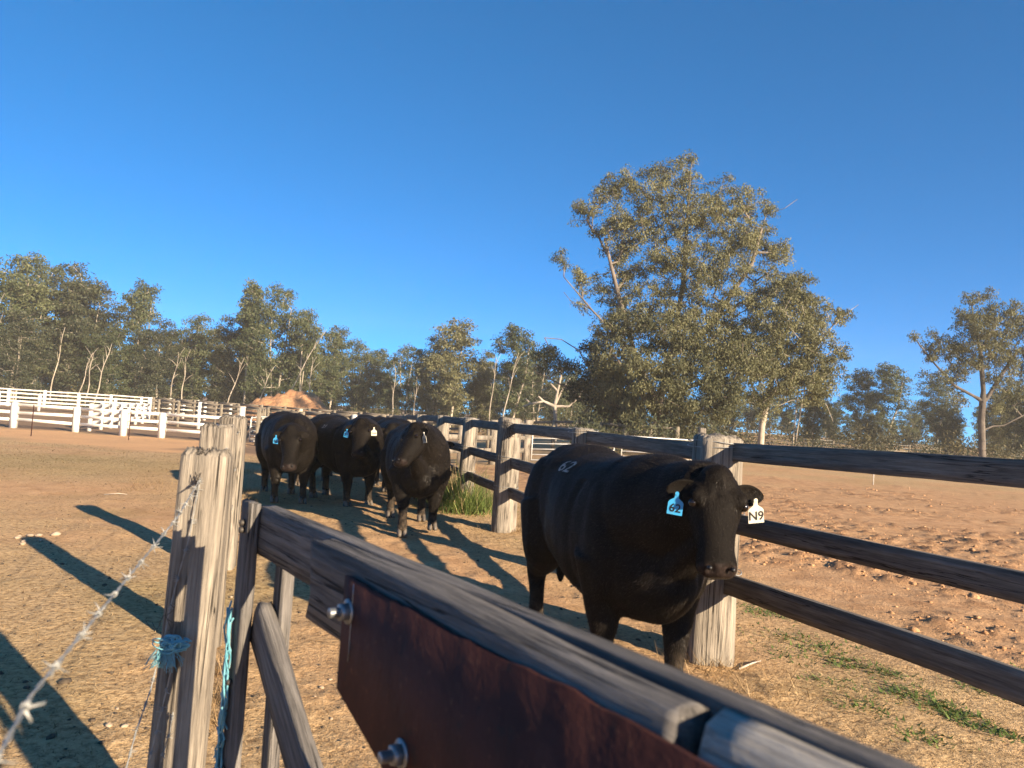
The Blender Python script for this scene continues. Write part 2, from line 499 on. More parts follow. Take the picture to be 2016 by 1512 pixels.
def ground_detail(x, y):
    z = zone_masks(x, y)
    h = 0.030 * fbm(x * 0.9, y * 0.9, 51) + 0.009 * fbm(x * 5, y * 5, 52, 4)
    r = 1 - 2 * np.abs(fbm(x * 1.3 + 0.6 * fbm(x, y, 8), y * 2.0, 61, 4))
    patch = sstep(0.5 + 2.2 * fbm(x * 0.35, y * 0.5, 66, 3))
    lum = fbm(x * 7, y * 7, 71, 3)
    cl = np.clip(lum - 0.05, 0, 1) * 0.10 * (0.12 + patch) + 0.028 * r * patch
    h = h + z['rb'] * cl + z['lane'] * 0.03 * np.clip(fbm(x * 5, y * 5, 81, 3), -0.1, 1)
    clod = z['rb'] * np.clip(np.clip(lum, 0, 1) * 2.2, 0, 1) * (0.2 + 0.8 * patch)
    return h, z, clod

_r = np.concatenate([np.geomspace(0.15, 2.4, 24, endpoint=False), np.geomspace(2.4, 30, 350, endpoint=False), np.geomspace(30, 1400, 80)])
_a = np.concatenate([np.linspace(-180, -42, 50, endpoint=False), np.linspace(-42, 42, 460, endpoint=False), np.linspace(42, 180, 50, endpoint=False)])
_rr, _aa = np.meshgrid(_r, np.radians(_a), indexing='ij')
gx = np.concatenate([[0], (_rr * np.sin(_aa)).ravel()]); gy = np.concatenate([[0], (_rr * np.cos(_aa)).ravel()])
gd = np.hypot(gx, gy)
hdet, zz, clod = ground_detail(gx, gy)
gz = terrain(gx, gy) + hdet * np.clip(1.3 - gd / 40, 0, 1)
na = len(_a); nr = len(_r)
i = np.arange(nr - 1)[:, None] * na; j = np.arange(na)[None]
q = np.stack([1 + i + j, 1 + i + na + j, 1 + i + na + (j + 1) % na, 1 + i + (j + 1) % na], -1).reshape(-1, 4)
j = np.arange(na)
fan = np.stack([np.zeros(na, int), 1 + j, 1 + (j + 1) % na], -1)
# both face sets wind the same way (normals up)
me = npmesh('ground', np.stack([gx, gy, gz], -1), [q[:, ::-1], fan[:, ::-1]], [M['ground']], True)
for nm in ('dry', 'yard', 'gravel', 'green'):
    at_ = me.attributes.new(nm, 'FLOAT', 'POINT'); at_.data.foreach_set('value', zz[nm].astype(np.float32))
at_ = me.attributes.new('clod', 'FLOAT', 'POINT'); at_.data.foreach_set('value', clod.astype(np.float32))
tag(obj('ground', me), 'dry red dirt paddock with patches of straw grass', kind='structure')

def gz_at(x, y):
    h, _, _ = ground_detail(np.array([x]), np.array([y]))
    return tz(x, y) + float(h[0]) * max(0, min(1, 1.3 - math.hypot(x, y) / 40))


# ------------------------------------------------------------------ timber pieces
def keep(o, root):
    """parent a part that was built in world coordinates to a root that is only translated"""
    o.parent = root
    o.matrix_parent_inverse = Matrix.Translation(root.location).inverted()
    return o

def post_mesh(h, r, seed, seg=28, rings=14, mat=None, square=0.0, crack=8, sx=1.0, rough=1.0):
    rng = np.random.default_rng(seed)
    a = np.arange(seg) * 2 * math.pi / seg
    base = 1 + rough * 0.10 * np.array([vnoise(np.array([2 * math.cos(k)]), np.array([2 * math.sin(k)]), seed)[0] for k in a])
    if square:
        sq = 1 / np.maximum(np.abs(np.cos(a)), np.abs(np.sin(a)))
        base = base * ((1 - square) + square * np.minimum(sq, 1.30))
    cr = [(rng.integers(0, seg), rng.uniform(-.2, .7) * h, rng.uniform(.3, .9) * h, rng.uniform(.012, .04), rng.uniform(-1, 1) * 1.5) for _ in range(crack)]
    zs = np.linspace(-0.12, h, rings)
    out = []
    for z in zs:
        rad = base * r * (1.06 - 0.10 * z / h) * (1 + rough * 0.05 * vnoise(np.cos(a) * 1.5 + 7, np.sin(a) * 1.5 + z * 1.7, seed + 3))
        for (ci, z0, ln, dp, dr) in cr:
            if z0 < z < z0 + ln:
                k = int(ci + dr * (z - z0) / ln * 2) % seg
                rad[k] -= r * dp * 2.2
        out.append(np.stack([rad * np.cos(a) * sx, rad * np.sin(a), np.full(seg, z)], -1))
    # broken, weathered top
    top = out[-1].copy(); top[:, 2] += r * 0.12 * rough * vnoise(np.cos(a) * 3, np.sin(a) * 3, seed + 9)
    out[-1] = top
    inn = top.copy(); inn[:, :2] *= 0.80; inn[:, 2] += 0.012 + 0.02 * rng.random(seg) * rough
    out.append(inn)
    inn2 = top.copy(); inn2[:, :2] *= 0.3; inn2[:, 2] = h + 0.01
    out.append(inn2)
    V, F = loft(out)
    return npmesh('post', V, F, [mat], seg > 14)

def plank_mesh(L, h, t, seed, mat, nx=18, wob=1.0, endcut=0.0, bow=0.0):
    rng = np.random.default_rng(seed)
    prof = [(-.5, -.5), (-.2, -.5), (.2, -.5), (.5, -.5), (.5, -.2), (.5, .2), (.5, .5), (.2, .5), (-.2, .5), (-.5, .5), (-.5, .2), (-.5, -.2)]
    prof = np.array(prof)                                    # (y thickness, z height)
    corner = (np.abs(prof) > 0.45).all(1)
    rings = []
    xs = np.linspace(0, L, nx)
    for k, x in enumerate(xs):
        n = np.array([vnoise(np.array([x * 2.1]), np.array([q * 3.7]), seed)[0] for q in range(12)])
        n2 = np.array([vnoise(np.array([x * 9.0]), np.array([q * 3.7]), seed + 1)[0] for q in range(12)])
        p = prof * np.array([t, h])
        p = p * np.where(corner[:, None], np.array([[0.95, 0.985]]), 1.0)
        p = p + prof * 2 * (n * 0.012 + n2 * 0.004)[:, None] * wob
        wz = (vnoise(np.array([x * 0.7]), np.array([3.3]), seed + 5)[0]) * 0.03 * wob + bow * math.sin(math.pi * x / L)
        xx = x + (endcut * prof[:, 1] * h if k in (0, nx - 1) else 0 * prof[:, 1])
        if k in (0, nx - 1): xx = xx + 0.008 * wob * rng.standard_normal(12)
        rings.append(np.stack([xx, p[:, 0], p[:, 1] + wz], -1))
    V, F = loft(rings)
    return npmesh('plank', V, F, [mat])

def orient(o, p0, p1, up=(0, 0, 1)):
    x = (Vector(p1) - Vector(p0)).normalized(); up = Vector(up)
    y = up.cross(x).normalized(); z = x.cross(y)
    o.matrix_basis = Matrix(((x.x, y.x, z.x, p0[0]), (x.y, y.y, z.y, p0[1]), (x.z, y.z, z.z, p0[2]), (0, 0, 0, 1)))

def plank(name, p0, p1, h, t, mat, root, seed, up=(0, 0, 1), **kw):
    L = (Vector(p1) - Vector(p0)).length
    o = obj(name, plank_mesh(L, h, t, seed, mat, **kw))
    orient(o, p0, p1, up)
    if root is not None: keep(o, root)
    return o

def post(name, base, h, r, seed, root, mat=None, lean=(0, 0), rz=0, **kw):
    o = obj(name, post_mesh(h, r, seed, mat=mat or M['wood_z'], **kw))
    o.location = base
    o.rotation_euler = (lean[0], lean[1], rz)
    if root is not None: keep(o, root)
    return o

# ------------------------------------------------------------------ timber fence on the right of the lane
FY = [0.2, 2.85, 5.5, 8.05, 10.75, 13.2, 15.6, 18.1, 20.6, 23.2]
root = empty('timber_fence', (1.49, 5.5, 0), 0, 'weathered timber post and three-rail fence along the lane beside the bulls', 'fence')
FR = root
rng = random.Random(4)
RAILZ = (1.445, 0.965, 0.555)
for k, y in enumerate(FY):
    x = float(fence_x(y))
    g = tz(x, y)
    big = y == 5.5
    mid = y in (10.75,)
    r = 0.165 if big else (0.165 if mid else 0.125)
    hh = 1.545 if big else (1.55 if mid else 1.50)
    p = post('post', (x, y, g), hh, r, 100 + k, root, lean=(rng.uniform(-.012, .012), R(1.6) if big else rng.uniform(-.01, .02)), rz=rng.uniform(0, 6),
             seg=60 if y < 12 else 20, rings=26 if y < 12 else 8, square=0.0 if mid else 0.45, crack=26 if y < 12 else 4)
    if y in (5.5, 10.75, 8.05, 2.85, 13.2):
        for z in RAILZ:
            b = MB(); a = np.linspace(0, 2 * math.pi, 40)
            for off, tw in ((0.0, 0.02), (0.012, -0.015)):
                rr = (r * 1.06 if big or not mid else r * 1.02) * (1.20 if not mid else 1.04)
                b.tube([(x + rr * math.cos(t), y + rr * math.sin(t), g + z + off + 0.05 + tw * math.sin(t + 1)) for t in a], 0.0028, 5, False)
            keep(obj('wire_tie', b.mesh('wire_tie', [M['wire']])), root)
for k in range(len(FY) - 1):
    y0, y1 = FY[k], FY[k + 1]
    for q, z in enumerate(RAILZ):
        d0, d1 = rng.uniform(-.012, .012), rng.uniform(-.012, .012)
        if y0 < 5: d0 += .06 * (1 if y0 > 1 else 1.3)
        if y1 < 5: d1 += .06
        X0, X1 = float(fence_x(y0)) + .02, float(fence_x(y1)) + .02
        p0 = (X0, y0, tz(X0, y0) + z + d0); p1 = (X1, y1, tz(X1, y1) + z + d1)
        plank('rail', p0, p1, (0.125, 0.135, 0.135)[q] + rng.uniform(-.008, .008), 0.055, M['wood_x'], root, 300 + 7 * k + q,
              nx=36 if y0 < 8 else 14, wob=.45)
# tangle of tie wire on the round post
b = MB(); rw = random.Random(8); px_, py_ = float(fence_x(10.75)), 10.75
for k in range(9):
    a0 = -1.9 + rw.uniform(-.5, .6); pts = []
    for t in np.linspace(0, 1, 7):
        rr = 0.175 + 0.03 * math.sin(t * 3.1) * rw.uniform(.3, 1)
        pts.append((px_ + rr * math.cos(a0 + t * rw.uniform(.4, .9)), py_ + rr * math.sin(a0 + t * .6), 1.50 - 0.16 * t + 0.05 * math.sin(t * 5 + k)))
    b.tube(pts, 0.004, 5)
keep(obj('wire_tangle', b.mesh('wire_tangle', [M['darkwire']])), root)

# ------------------------------------------------------------------ barbed wire fence on the left of the lane
_t = at(398, 900, 2.68); P1 = Vector((_t.x, _t.y, 0))
_t = at(432, 840, 4.95); P2 = Vector((_t.x, _t.y, 0))
_t = at(458, 830, 7.3); P3 = Vector((_t.x, _t.y, 0))
LF = empty('barbed_wire_fence', P1, 0, 'split timber posts strung with barbed wire on the near side of the lane', 'fence')
def hewn(base, h, wx, wy, seed, rz, lean, **kw):
    return post('post', base, h, wy, seed, LF, rz=rz, lean=lean, sx=wx / wy, square=0.85, **kw)
hewn(P1, 1.391, 0.0825, 0.077, 501, R(8), (0, R(0.9)), seg=88, rings=40, crack=15)
hewn(P2, 1.395, 0.10, 0.085, 502, R(-4), (0, 0), seg=60, rings=24, crack=9)
hewn(P3, 1.40, 0.12, 0.10, 503, R(5), (0, 0.01), seg=40, rings=16, crack=5)
P0 = Vector((P1.x + 0.9, -0.75, 0))          # next post, behind the camera
hewn(P0, 1.4, 0.09, 0.08, 504, 0, (0, 0), seg=32, rings=12, crack=8)

def barb_mesh(seed):
    rw = random.Random(seed); b = MB()
    for k in range(2):                        # two wires twisted round the strand, four points
        a0 = rw.uniform(0, 6)
        pts = [(-0.004 + 0.011 * t + 0.004 * k, 0.0046 * math.cos(a0 + t * 12), 0.0046 * math.sin(a0 + t * 12)) for t in np.linspace(0, 1, 9)]
        e0 = Vector(pts[0]) + Vector((-0.004, math.cos(a0), math.sin(a0))) * 0.011 + Vector((0, -math.sin(a0), math.cos(a0))) * .009
        e1 = Vector(pts[-1]) + Vector((0.004, math.cos(a0 + 12), math.sin(a0 + 12))) * 0.012
        b.tube([tuple(e0)] + pts + [tuple(e1)], [0.0005] + [0.0012] * 9 + [0.0005], 5)
    return b.mesh('barb', [M['wire']])
BARBS = [barb_mesh(k) for k in range(4)]

def barbed(name, pts, spacing, root, rad=0.0014, seed=0, twist=70):
    """two twisted strands through pts, with barbs as parts"""
    P = [Vector(p) for p in pts]
    dense = []
    for a, b_ in zip(P[:-1], P[1:]):
        n = max(2, int((b_ - a).length / 0.012))
        dense += [a.lerp(b_, k / n) for k in range(n)]
    dense.append(P[-1])
    b = MB()
    T0 = (P[-1] - P[0]).normalized()
    n1 = T0.cross(Vector((0, 0, 1)) if abs(T0.z) < .9 else Vector((1, 0, 0))).normalized(); n2 = T0.cross(n1)
    for ph in (0, math.pi):
        b.tube([p + (n1 * math.cos(ph + k * .012 * twist) + n2 * math.sin(ph + k * .012 * twist)) * 0.0015 for k, p in enumerate(dense)], rad, 5)
    w = keep(obj(name, b.mesh(name, [M['wire']], True)), root)
    L = 0; nxt = spacing * .4; idx = 0
    for a, c in zip(dense[:-1], dense[1:]):
        L += (c - a).length
        if L > nxt:
            nxt += spacing
            o = obj('barb', BARBS[(idx + seed) % 4]); idx += 1
            o.rotation_mode = 'QUATERNION'
            q = (c - a).to_track_quat('X', 'Z') @ Quaternion((1, 0, 0), idx * 2.1 + seed)
            o.parent = w
            o.matrix_parent_inverse = Matrix.Translation(root.location).inverted().inverted() @ Matrix.Translation(-Vector(root.location)) if False else Matrix()
            o.location = a; o.rotation_quaternion = q
    return w
def on_post(u, v, dd=2.42):
    return at(u, v, dd)
wp = [at(394, 944, 2.595), at(350, 1018, 2.0), at(250, 1140, 1.42), at(60, 1372, 0.83), at(2, 1480, 0.70), Vector((-0.25, -0.1, 1.27)), P0 + Vector((0, .08, 1.26))]
barbed('barbed_wire', wp, 0.13, LF, 0.0013, 0)
# strands wrapped round the split post and hanging cut ends
w2 = [at(394, 944, 2.590), at(372, 1060, 2.580), at(352, 1130, 2.580), at(334, 1200, 2.565), at(322, 1262, 2.550)]
barbed('barbed_wire', w2, 0.10, LF, 0.0013, 1)
barbed('barbed_wire', [at(318, 1275, 2.540), at(296, 1360, 2.480), at(268, 1440, 2.400), at(244, 1530, 2.300), at(215, 1640, 1.9)], 0.075, LF, 0.0015, 2)
barbed('barbed_wire', [at(341, 1302, 2.540), at(330, 1350, 2.540), at(308, 1440, 2.530), at(288, 1520, 2.520), at(275, 1580, 2.510)], 0.07, LF, 0.0015, 3)
barbed('barbed_wire', [at(341, 1402, 2.540), at(334, 1440, 2.540), at(324, 1475, 2.540), at(318, 1500, 2.540)], 0.06, LF, 0.0013, 0)
# strands running on along the lane fence
for z in (1.28, 0.95, 0.6):
    barbed('barbed_wire', [P1 + Vector((.05, .08, z)), (P1 + P2) / 2 + Vector((.05, 0, z - .03)), P2 + Vector((.06, 0, z)), P3 + Vector((.07, 0, z))], 0.5 if z > 1 else 0.6, LF, 0.0013, 1)
b = MB(); rw = random.Random(3)
for k in range(3):
    pts = [at(388 + rw.uniform(-8, 10), 940 + rw.uniform(-12, 14), 2.585 - 0.012 * rw.random()) for _ in range(7)]
    b.tube(pts, 0.0012, 5)
b.tube([at(335 + 8 * math.sin(t * 5), 1190 + 26 * t, 2.55) for t in np.linspace(0, 2, 14)], 0.0013, 5)
b.tube([at(300 + 20 * t, 1225 + 14 * math.sin(t * 4), 2.54) for t in np.linspace(0, 2, 14)], 0.0012, 5)
keep(obj('wire_knot', b.mesh('wire_knot', [M['darkwire']])), LF)

b = MB(); rw = random.Random(5); tc = at(338, 1268, 2.525)
for k in range(34):                                          # loops of the knot
    c = tc + Vector((rw.gauss(0, .014), rw.gauss(0, .008), rw.gauss(0, .008))); ra, rb_ = rw.uniform(.010, .034), rw.uniform(.006, .018)
    ax = Vector((1, rw.gauss(0, .4), rw.gauss(0, .35))).normalized(); ay = ax.cross(Vector((rw.gauss(0, .6), 1, rw.gauss(0, .6)))).normalized()
    t0, t1 = rw.uniform(0, 6), rw.uniform(3.5, 6.5)
    b.tube([c + ax * ra * math.cos(t0 + t1 * q / 12) + ay * rb_ * math.sin(t0 + t1 * q / 12) for q in range(13)], rw.uniform(.0018, .0042), 6)
b2 = MB()
for k in range(90):                                          # frayed ends hanging to the left
    p = tc + Vector((rw.uniform(-.035, .02), -.008, rw.uniform(-.02, .006))); d = Vector((rw.gauss(-.25, .45), rw.gauss(-.1, .3), -1)).normalized(); pts = []
    for q in range(7):
        pts.append(p.copy()); d = (d + Vector((rw.gauss(0, .22), rw.gauss(0, .15), rw.gauss(-.1, .15)))).normalized(); p = p + d * rw.uniform(.006, .016)
    b2.tube(pts, .0009, 4)
o = obj('blue_twine', b.mesh('blue_twine', [M['twine']])); tag(o, 'frayed blue twine knotted round the near split timber post', 'twine')
f2 = obj('loose_fibres', b2.mesh('loose_fibres', [M['twine']]), o)

# ------------------------------------------------------------------ wooden gate in front of the camera
GF = Vector((at(529, 993, 2.2).x, at(529, 993, 2.2).y, 0))
GT = at(529, 993, 2.2).z                                   # height of the gate top
_n = at(1740, 1500, 0.72)
GD = Vector((_n.x - GF.x, _n.y - GF.y, 0)).normalized()     # along the gate, toward its hinge
GN = Vector((GD.y, -GD.x, 0))                               # toward the camera side
if GN.x > 0: GN = -GN
GATE = empty('timber_gate', GF, 0, 'heavy grey timber gate with bolted rusty plate crossing the foreground', 'gate')
def gpt(s, n, z): return GF + GD * s + GN * n + Vector((0, 0, z))
TH = 0.042
def s_at(u, n, z):
    """distance along the gate at which its line passes picture column u"""
    a, b_ = 0.0, 3.0
    for _ in range(40):
        m_ = (a + b_) / 2; d = gpt(m_, n, z) - CAM
        uu = CU + FPX * d.dot(_Rt) / d.dot(_F)
        if uu < u: a = m_
        else: b_ = m_
    return a
SD0 = s_at(609, TH * .5 + .06, GT - .1)
SP0 = s_at(672, TH * .5 + .07, GT - .2)
o = plank('top_board', gpt(-0.02, 0, GT - .068), gpt(3.3, 0, GT - .068), 0.136, TH, M['wood_gate_x'], GATE, 601, nx=130, wob=0.4)
o = plank('doubler_board', gpt(SD0, TH * .5 + .0315, GT - .082), gpt(1.62, TH * .5 + .0315, GT - .082), 0.168, 0.062, M['wood_gate_x'], GATE, 602, nx=90, wob=.8)
o['label'] = 'rough grey board bolted along the gate top'
o = plank('pale_board', gpt(1.66, TH * .5 + .03, GT - .09), gpt(3.2, TH * .5 + .03, GT - .09), 0.16, 0.055, M['wood_pale'], GATE, 603, nx=40, wob=1.4)
o['label'] = 'bleached pale board on the gate beside the camera'
o = plank('pale_board', gpt(1.95, -TH * .5 - .032, GT - .06), gpt(3.2, -TH * .5 - .032, GT - .06), 0.13, 0.055, M['wood_pale'], GATE, 604, nx=40, wob=1.4)
# uprights that sandwich the boards at the far end
for n_, w_, sd in ((TH * .5 + .017, 0.075, 1), (-TH * .5 - .020, 0.07, 2)):
    o = plank('upright', gpt(-.03 if sd == 1 else 0.06, n_, 0.06), gpt(-.03 if sd == 1 else 0.06, n_, GT + (.004 if sd == 1 else -.03)), w_, 0.032, M['wood_gate_x'], GATE, 610 + sd, up=tuple(GD), nx=40, wob=.35)
for sd, s0 in ((3, 1.0), (4, 2.6)):
    plank('upright', gpt(s0, -TH * .5 - .02, 0.06), gpt(s0, -TH * .5 - .02, GT - .03), 0.1, 0.036, M['wood_gate_x'], GATE, 620 + sd, up=tuple(GD), nx=20, wob=.4)
plank('diagonal_brace', gpt(0.0, 0, 0.985), gpt(1.5, 0, 0.985 - 1.5 * .60), 0.12, TH, M['wood_gate_x'], GATE, 630, nx=60, wob=.7)
plank('bottom_board', gpt(-0.02, 0, .2), gpt(3.3, 0, .2), 0.13, TH, M['wood_gate_x'], GATE, 631, nx=40, wob=.7)
# rusty steel plate with an uneven flame-cut edge
nx = 90; L0, L1 = SP0, 2.9
zt_, zb_ = GT - 0.036, GT - 0.25
off = TH * .5 + .065 + .004
rows = []
xs = np.linspace(L0, L1, nx)
wv = 0.010 * fbm(xs * 7, xs * 0, 77, 3) + 0.006 * np.abs(fbm(xs * 25, xs * 0, 78, 2))
V = []
for n_ in (off, off + 0.007):
    for z, jit in ((zb_, 0), (zt_, 1)):
        for x, w_ in zip(xs, wv):
            V.append(np.array(gpt(x, n_, z + w_ * jit - (0 if jit else .31 * (x - L0)))))
V = np.array(V); q = []
ib, it, ob, ot = 0, nx, 2 * nx, 3 * nx
for k in range(nx - 1):
    q += [(ib + k, ib + k + 1, it + k + 1, it + k), (ob + k + 1, ob + k, ot + k, ot + k + 1), (it + k, it + k + 1, ot + k + 1, ot + k), (ob + k, ob + k + 1, ib + k + 1, ib + k)]
q += [(ib, it, ot, ob), (it + nx - 1, ib + nx - 1, ob + nx - 1, ot + nx - 1)]
plate = keep(obj('rusty_plate', npmesh('rusty_plate', V, np.array(q), [M['rust']])), GATE)
plate['label'] = 'dark red rusty steel plate bolted to the gate'
# scratched weld seam
b = MB(); b.tube([gpt(L0 + .045, off + .0075, z) for z in np.linspace(zt_ - .004, zt_ - .15, 8)], 0.0012, 5)
o = obj('scratch', b.mesh('scratch', [M['bolt']])); keep(o, GATE)
def bolt(s_, z, sc=1.0):
    b = MB(); c = gpt(s_, off + .007, z)
    ax = GN; u_ = GD; w_ = Vector((0, 0, 1))
    def ring(rad, n_, seg, a0=0.3): return np.array([np.array(c + ax * n_ + (u_ * math.cos(a0 + k * 2 * math.pi / seg) + w_ * math.sin(a0 + k * 2 * math.pi / seg)) * rad) for k in range(seg)])
    V, F = loft([ring(.021 * sc, 0, 18), ring(.021 * sc, .003, 18)]); b.add(V, F)
    V, F = loft([ring(.0155 * sc, .0032, 6), ring(.0155 * sc, .015 * sc, 6), ring(.013 * sc, .017 * sc, 6)]); b.add(V, F)
    rr = []
    for k in range(17): rr.append(ring((.0088 if k % 2 else .0076) * sc, .015 * sc + k * .0014, 14))
    V, F = loft(rr); b.add(V, F)
    o = obj('bolt', b.mesh('bolt', [M['bolt']])); keep(o, GATE); return o
bolt(s_at(682, TH * .5 + .08, GT - .1), GT - 0.096, 1.15); bolt(s_at(786, TH * .5 + .08, GT - .27), GT - 0.266, 1.15)
bolt(2.2, GT - .16)
def smallbolt(s_, n_, z, d=1):
    b = MB(); c = gpt(s_, n_, z); e = c + GN * d * .014
    b.tube([c, e], .009, 8); keep(obj('bolt', b.mesh('bolt', [M['darkwire']])), GATE)
for z in (GT - .055, GT - .075, .80, .56): smallbolt(-.03, TH * .5 + .033, z)
# blue twine wound down the upright
b = MB(); rw = random.Random(11)
for k in range(26):
    z0 = rw.uniform(.66, 1.02) if k < 16 else rw.uniform(.42, .62)
    n0 = TH * .5 + .036 + rw.uniform(0, .01)
    pts = [gpt(-.05 + rw.uniform(-.02, .03), n0 + rw.uniform(0, .012), z0 - t * .03 + rw.uniform(-.008, .008)) for t in range(6)]
    b.tube(pts, .0028, 5)
for k in range(4):
    b.tube([gpt(-.06 + .006 * k, TH * .5 + .04 + .004 * k, z) for z in np.linspace(1.0, .40, 14)], .003, 5)
o = obj('blue_twine', b.mesh('blue_twine', [M['twine']])); tag(o, 'loose blue twine hanging down the end upright of the gate', 'twine')

# ------------------------------------------------------------------ bulls
def ellring(c, ax_u, ax_w, hu, hw, n=20, pw=2.0):
    """superellipse ring: c centre, ax_u / ax_w unit axes, half sizes hu / hw"""
    a = np.arange(n) * 2 * math.pi / n
    ca, sa = np.cos(a), np.sin(a)
    e = 2.0 / pw
    x = np.sign(ca) * np.abs(ca) ** e * hw
    y = np.sign(sa) * np.abs(sa) ** e * hu
    return np.array(c)[None] + x[:, None] * np.array(ax_w)[None] + y[:, None] * np.array(ax_u)[None]

def closed_loft(rings, b):
    V, F = loft(rings); b.add(V, F)

def blob(b, c, r, n=14, m=9, rot=None):
    rings = []
    for k in range(1, m):
        t = math.pi * k / m
        a = np.arange(n) * 2 * math.pi / n
        P = np.stack([np.sin(t) * np.cos(a) * r[0], np.sin(t) * np.sin(a) * r[1], np.full(n, -math.cos(t)) * r[2]], -1)
        if rot is not None: P = P @ np.array(rot).T
        rings.append(P + np.array(c))
    closed_loft(rings, b)

def limb(b, pts, rads, n=14, flat=1.0):
    P = [Vector(p) for p in pts]
    # subdivide with Catmull-Rom
    out, ro = [], []
    for k in range(len(P) - 1):
        p0, p1, p2, p3 = P[max(k - 1, 0)], P[k], P[k + 1], P[min(k + 2, len(P) - 1)]
        r0, r1, r2, r3 = rads[max(k - 1, 0)], rads[k], rads[k + 1], rads[min(k + 2, len(P) - 1)]
        for t in (0, .25, .5, .75):
            f = lambda a, b_, c, d: 0.5 * ((2 * b_) + (c - a) * t + (2 * a - 5 * b_ + 4 * c - d) * t * t + (3 * b_ - a - 3 * c + d) * t ** 3)
            out.append(Vector([f(p0[i], p1[i], p2[i], p3[i]) for i in range(3)])); ro.append(max(.01, f(r0, r1, r2, r3)))
    out.append(P[-1]); ro.append(rads[-1])
    V, F = tube_arrays(out, ro, n); b.add(V, F)
    return out

def text_mesh(txt, size, mat, extr=0.0008):
    cu = bpy.data.curves.new('print', 'FONT'); cu.body = txt; cu.size = size; cu.align_x = 'CENTER'; cu.align_y = 'CENTER'
    cu.extrude = extr; cu.offset = size * 0.012; cu.resolution_u = 3
    o = bpy.data.objects.new('tmp_print', cu); COL.objects.link(o)
    dg = bpy.context.evaluated_depsgraph_get()
    me = bpy.data.meshes.new_from_object(o.evaluated_get(dg))
    bpy.data.objects.remove(o)
    me.materials.clear(); me.materials.append(mat)
    return me

def tag_mesh(w, mat):
    """bottle shaped cattle ear tag hanging down from its button at the origin, face +Y"""
    h = w * 1.45
    pr = [(-.5, -h / w), (.5, -h / w), (.5, -h / w * .46), (.42, -h / w * .36), (.14, -h / w * .22), (.11, 0.05), (-.11, 0.05), (-.14, -h / w * .22), (-.42, -h / w * .36), (-.5, -h / w * .46)]
    bm = bmesh.new()
    vs = [bm.verts.new((x * w, 0, z * w)) for x, z in pr]
    f = bm.faces.new(vs)
    r = bmesh.ops.extrude_face_region(bm, geom=[f])
    for v in [g for g in r['geom'] if isinstance(g, bmesh.types.BMVert)]: v.co.y += 0.003
    # button
    bmesh.ops.create_cone(bm, cap_ends=True, segments=12, radius1=w * .13, radius2=w * .10, depth=.014, matrix=Matrix.Rotation(math.pi / 2, 4, 'X'))
    bmesh.ops.recalc_face_normals(bm, faces=bm.faces)
    me = bpy.data.meshes.new('ear_tag'); bm.to_mesh(me); bm.free()
    me.materials.append(mat)
    return me, h

